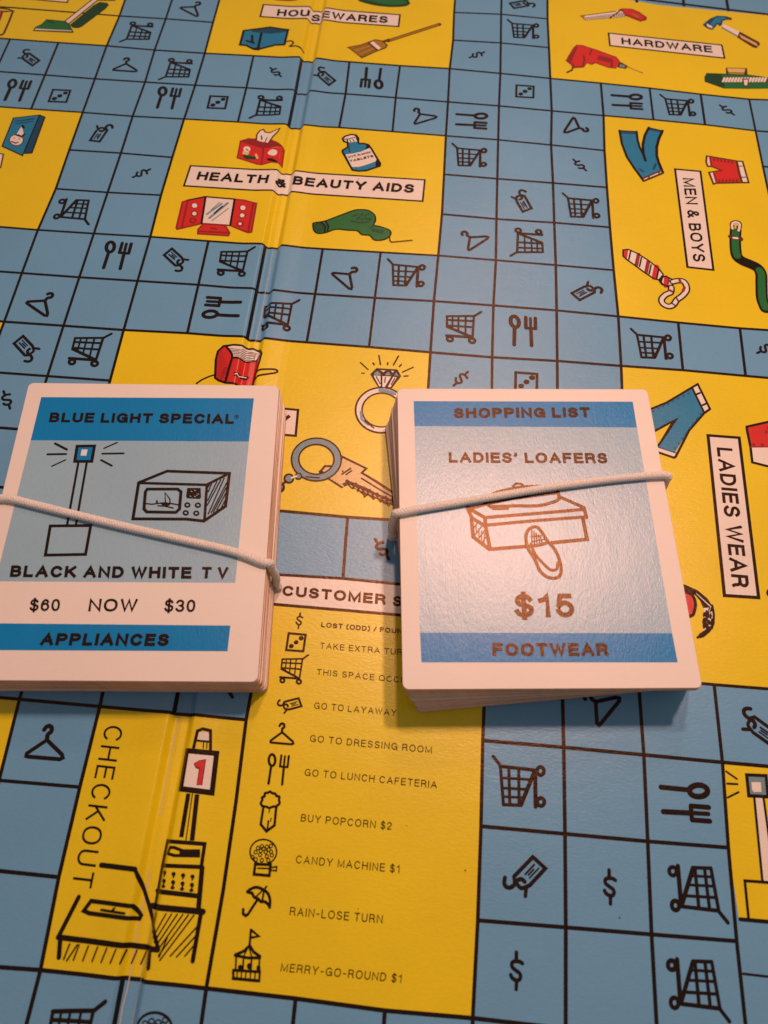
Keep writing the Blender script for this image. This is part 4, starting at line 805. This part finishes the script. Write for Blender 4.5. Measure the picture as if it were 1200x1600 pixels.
s.stroke(P((260, 240), (330, 290), (500, 275), (700, 275), (820, 250), (890, 215), (880, 150)), 4.4, k_, smooth=True); s.fill(k_, P((270, 270), (470, 265), (460, 310), (330, 310))); s.stroke(P((250, 245), (430, 195), (600, 170), (800, 150)), 4.0, k_, smooth=True); s.stroke(P((390, 215), (560, 195), (620, 185)), 5.0, k_)
s.stroke(P((500, 105), (530, 85), (575, 92), (590, 120)), 3.0, k_, smooth=True); s.stroke(P((250, 245), (330, 170), (480, 130), (620, 110), (800, 110), (880, 150)), 3.6, k_, smooth=True)
shoe = P((620, 620), (610, 530), (640, 470), (700, 455), (745, 500), (790, 570), (850, 640), (890, 720), (910, 830), (880, 885), (800, 885), (730, 830), (690, 740), (640, 660))
s.stroke(shoe, 4.4, k_, closed=True, smooth=True); s.stroke(P((650, 600), (690, 690), (760, 770), (820, 820), (870, 815), (880, 760)), 3.8, k_, smooth=True); s.stroke(P((640, 620), (720, 610), (790, 590)), 4.2, k_, smooth=True)
for k in range(5): s.stroke(P((660 + k * 18, 480 + k * 14), (660 + k * 22, 600 - k * 2)), 1.6, k_)
s.stroke(P((650, 540), (740, 530)), 1.6, k_); s.stroke(P((660, 580), (770, 560)), 1.6, k_)
s.done('shoe_box_picture', f2)
# left card
lc = leftc[0]; P = lambda *p: Z(0, 580, 2.6667, p)
f1 = band_sheet('header_band', lc, HLF, P((172, 108), (1058, 113), (1037, 293), (128, 288)), 'cardhi', 0.0008)
f2 = band_sheet('picture_field', lc, HLF, P((128, 288), (1037, 293), (980, 882), (-19, 875)), 'cardlo')
f3 = band_sheet('footer_band', lc, HLF, P((-62, 1050), (960, 1060), (948, 1167), (-90, 1162)), 'cardhi', 0.0008)
word(f1, HLF, 'BLUE LIGHT SPECIAL', P((203, 213), (975, 220), (211, 172)), 0.18)
s = Sheet(z=0.0022, h=HLF); s.ring(P((985, 190))[0], 3.2, 3.0, 0.7, 'cardink', n=16); letters(s, 'R', *P((981, 194), (989, 194), (982, 185)), 0.2, 'cardink'); s.done('lettering', f1)
word(f2, HLF, 'BLACK AND WHITE', P((40, 858), (797, 865), (48, 809)), 0.18)
word(f2, HLF, 'TV', P((838, 865), (948, 866), (843, 815)), 0.18, gap=0.55)
s = Sheet(z=0.0022, h=HLF)
for t, q in (('$60', ((122, 1000), (248, 1000), (127, 949))), ('NOW', ((367, 1001), (570, 1002), (374, 948))), ('$30', ((683, 1003), (812, 1004), (688, 951)))): letters(s, t, *P(*q), 0.125, 'cardink')
o = s.done('price_lettering', lc); o['label'] = 'printed words $60 NOW $30'
word(f3, HLF, 'APPLIANCES', P((165, 1143), (700, 1146), (177, 1091)), 0.19)
s = Sheet(z=0.0022, h=HLF); P = lambda *p: Z(60, 680, 8, p); k_ = 'cardink'
for a, b, w in (((210, 105), (355, 180), 3.2), ((115, 240), (345, 236), 2.9), ((170, 388), (338, 310), 2.0), ((985, 92), (820, 165), 2.0), ((800, 232), (1065, 228), 2.6), ((785, 312), (918, 382), 2.7)): s.stroke(P(a, b), w, k_)
s.fill('cardhi', P((475, 125), (715, 125), (680, 338), (440, 335))); s.stroke(P((485, 138), (702, 135), (668, 328), (455, 328)), 4.0, k_, closed=True); s.fill('card', P((542, 180), (616, 180), (600, 256), (528, 256)))
s.stroke(P((500, 345), (360, 1120)), 3.1, k_, cap='butt'); s.stroke(P((605, 345), (470, 1120)), 3.1, k_, cap='butt'); s.stroke(P((150, 1135), (655, 1130), (590, 1490), (88, 1500)), 4.0, k_, closed=True)
s.done('light_post_picture', f2)
s = Sheet(z=0.0022, h=HLF); P = lambda *p: Z(195, 725, 6.6667, p)
s.fill('card', P((235, 270), (560, 275), (570, 410), (545, 500), (220, 490), (210, 400))) if False else None
s.stroke(P((145, 195), (440, 75), (1090, 98), (1050, 440), (825, 595), (640, 575), (85, 572)), 4.2, k_, closed=True); s.stroke(P((150, 198), (850, 218), (1085, 100)), 3.8, k_); s.stroke(P((855, 220), (830, 590)), 3.6, k_)
s.stroke(P((235, 262), (550, 262), (585, 290), (570, 470), (530, 505), (230, 500), (200, 470), (215, 290)), 4.2, k_, closed=True)
s.fill(k_, P((650, 250), (790, 250), (795, 350), (780, 365), (650, 358), (638, 340)))
for x, y in ((652, 428), (762, 430), (635, 510), (745, 514)): s.disc(k_, P((x, y))[0], 5.0, 4.4); s.disc('cardlo', P((x, y))[0], 2.0, 1.5)
for x, y in ((690, 285), (725, 275), (760, 310), (680, 335), (745, 325), (725, 338)): s.stroke(P((x, y), (x + 12, y + 4)), 1.0, 'cardlo')
s.stroke(P((215, 412), (280, 420), (400, 405), (480, 412), (555, 425)), 1.8, k_); s.fill(k_, P((370, 410), (490, 412), (450, 440), (400, 438))); s.stroke(P((425, 400), (418, 298), (470, 365), (472, 405)), 1.7, k_); s.stroke(P((335, 385), (335, 408)), 2.4, k_); s.stroke(P((345, 436), (420, 440), (505, 460)), 1.7, k_)
for a, b in (((905, 205), (870, 290)), ((960, 185), (865, 380)), ((1000, 165), (860, 430)), ((1035, 150), (870, 520)), ((1060, 200), (900, 510)), ((1055, 250), (925, 500)), ((1055, 300), (960, 480)), ((1050, 370), (1005, 460)), ((890, 200), (870, 240))): s.stroke(P(a, b), 1.7, k_)
s.done('television_picture', f2)

# ------------------------------------------------------------------ elastic cords round the packs
def cord_material():
    m = bpy.data.materials.new('white elastic cord'); m.use_nodes = True; nt = m.node_tree; b = nt.nodes['Principled BSDF']
    b.inputs['Roughness'].default_value = 0.85; b.inputs['Specular IOR Level'].default_value = 0.2
    tc = nd(nt, 'ShaderNodeTexCoord'); n = nd(nt, 'ShaderNodeTexNoise'); n.inputs['Scale'].default_value = 2600; n.inputs['Detail'].default_value = 3
    nt.links.new(tc.outputs['Object'], n.inputs['Vector'])
    r = nd(nt, 'ShaderNodeValToRGB'); r.color_ramp.elements[0].position = 0.3; r.color_ramp.elements[0].color = (0.60, 0.55, 0.52, 1); r.color_ramp.elements[1].position = 0.65; r.color_ramp.elements[1].color = (0.86, 0.82, 0.79, 1)
    nt.links.new(n.outputs['Fac'], r.inputs[0]); nt.links.new(r.outputs[0], b.inputs['Base Color'])
    bp = nd(nt, 'ShaderNodeBump'); bp.inputs['Strength'].default_value = 0.35; bp.inputs['Distance'].default_value = 0.0002
    nt.links.new(n.outputs['Fac'], bp.inputs['Height']); nt.links.new(bp.outputs[0], b.inputs['Normal'])
    return m
CORD = cord_material()
def cord(name, pts, radii, label):
    """closed loop of centre points (x, y, z) with per-point flattening, swept with a braided skin"""
    P = [Vector(p) for p in pts]; N = len(P)
    dense = []
    for i in range(N):
        a, b, c, d = P[i - 1], P[i], P[(i + 1) % N], P[(i + 2) % N]; ra, rb = radii[i], radii[(i + 1) % N]
        n = max(2, int((c - b).length / 0.007))
        for k in range(n):
            t = k / n
            dense.append((0.5 * ((2 * b) + (c - a) * t + (2 * a - 5 * b + 4 * c - d) * t * t + (3 * b - a - 3 * c + d) * t ** 3), ra[0] + (rb[0] - ra[0]) * t, ra[1] + (rb[1] - ra[1]) * t))
    bm = bmesh.new(); K = 22; rings = []; s = 0.0; L = len(dense)
    side = None
    for i, (p, r0, fl) in enumerate(dense):
        tan = (dense[(i + 1) % L][0] - dense[i - 1][0]).normalized()
        s += (p - dense[i - 1][0]).length if i else 0.0
        if side is None: side = tan.cross(Vector((0, 0, 1))).normalized()
        side = (side - tan * side.dot(tan)).normalized(); up = side.cross(tan)
        ring = []
        for k in range(K):
            th = 2 * math.pi * k / K
            v = math.cos(s * 165 + 5 * abs(((th / (2 * math.pi) * 3) % 1) - 0.5) * 2.4)
            r = r0 * (1 + 0.11 * v)
            vec = side * (math.cos(th) * r) + up * (math.sin(th) * r)
            vec.z *= fl
            ring.append(bm.verts.new(p + vec))
        rings.append(ring)
    for i in range(L):
        a, b = rings[i], rings[(i + 1) % L]
        for k in range(K): bm.faces.new((a[k], a[(k + 1) % K], b[(k + 1) % K], b[k]))
    bmesh.ops.recalc_face_normals(bm, faces=bm.faces[:])
    o = link(name, bm, [CORD], None, smooth=True); return tag(o, label, 'elastic band', 'elastic bands round the card packs')
def band(info, h, px, label, r=0.053, edge_out=0.03):
    _, mid, ang, ex, ey = info
    topp = [un(p, h + r) for p in px]                      # left to right along the top of the card
    def loc(v): d = v - mid; return d.dot(ex), d.dot(ey)
    def wp(u, v): q = mid + ex * u + ey * v; return q
    u0, v0 = loc(topp[0]); u1, v1 = loc(topp[-1])
    pts, rad = [], []
    def add(u, v, z, r_=r, fl=1.0): q = wp(u, v); pts.append((q.x, q.y, z)); rad.append((r_, fl))
    for q in topp:
        u, v = loc(q); u = max(-CW / 2 + 0.05, min(CW / 2 - 0.03, u)); add(u, v, h + r * 0.96)
    oR = CW / 2 + 0.06; oL = -CW / 2 - 0.07
    add(CW / 2 + 0.05, v1 + 0.01, h + r * 0.62); add(oR - 0.01, v1 + 0.03, h - 0.06); add(oR + 0.02, v1 + 0.06, h * 0.55); add(oR, v1 + 0.08, 0.16); add(CW / 2 - 0.08, v1 + 0.08, 0.012, r * 0.8, 0.2)
    add(0.0, (v0 + v1) / 2, 0.012, r * 0.8, 0.2)
    add(-CW / 2 + 0.08, v0 + 0.02, 0.012, r * 0.8, 0.2); add(oL, v0 + 0.02, 0.16); add(oL - 0.02, v0 + 0.02, h * 0.55); add(oL + 0.01, v0 + 0.01, h - 0.06); add(-CW / 2 - 0.05, v0 + 0.01, h + r * 0.62)
    return cord('elastic_band', pts, rad, label)
band(rightc, HR, [(628, 800), (655, 795.4), (763, 777.5), (850, 763), (937, 751), (1002, 744), (1034, 742)], 'white braided elastic cord sloping up to the right over the ladies\' loafers card')
band(leftc, HLF, [(14, 779), (56, 789), (112.5, 803), (187.5, 821), (262.5, 838), (337.5, 855), (375, 865), (410, 878)], 'white braided elastic cord sloping down to the right over the black and white TV card')
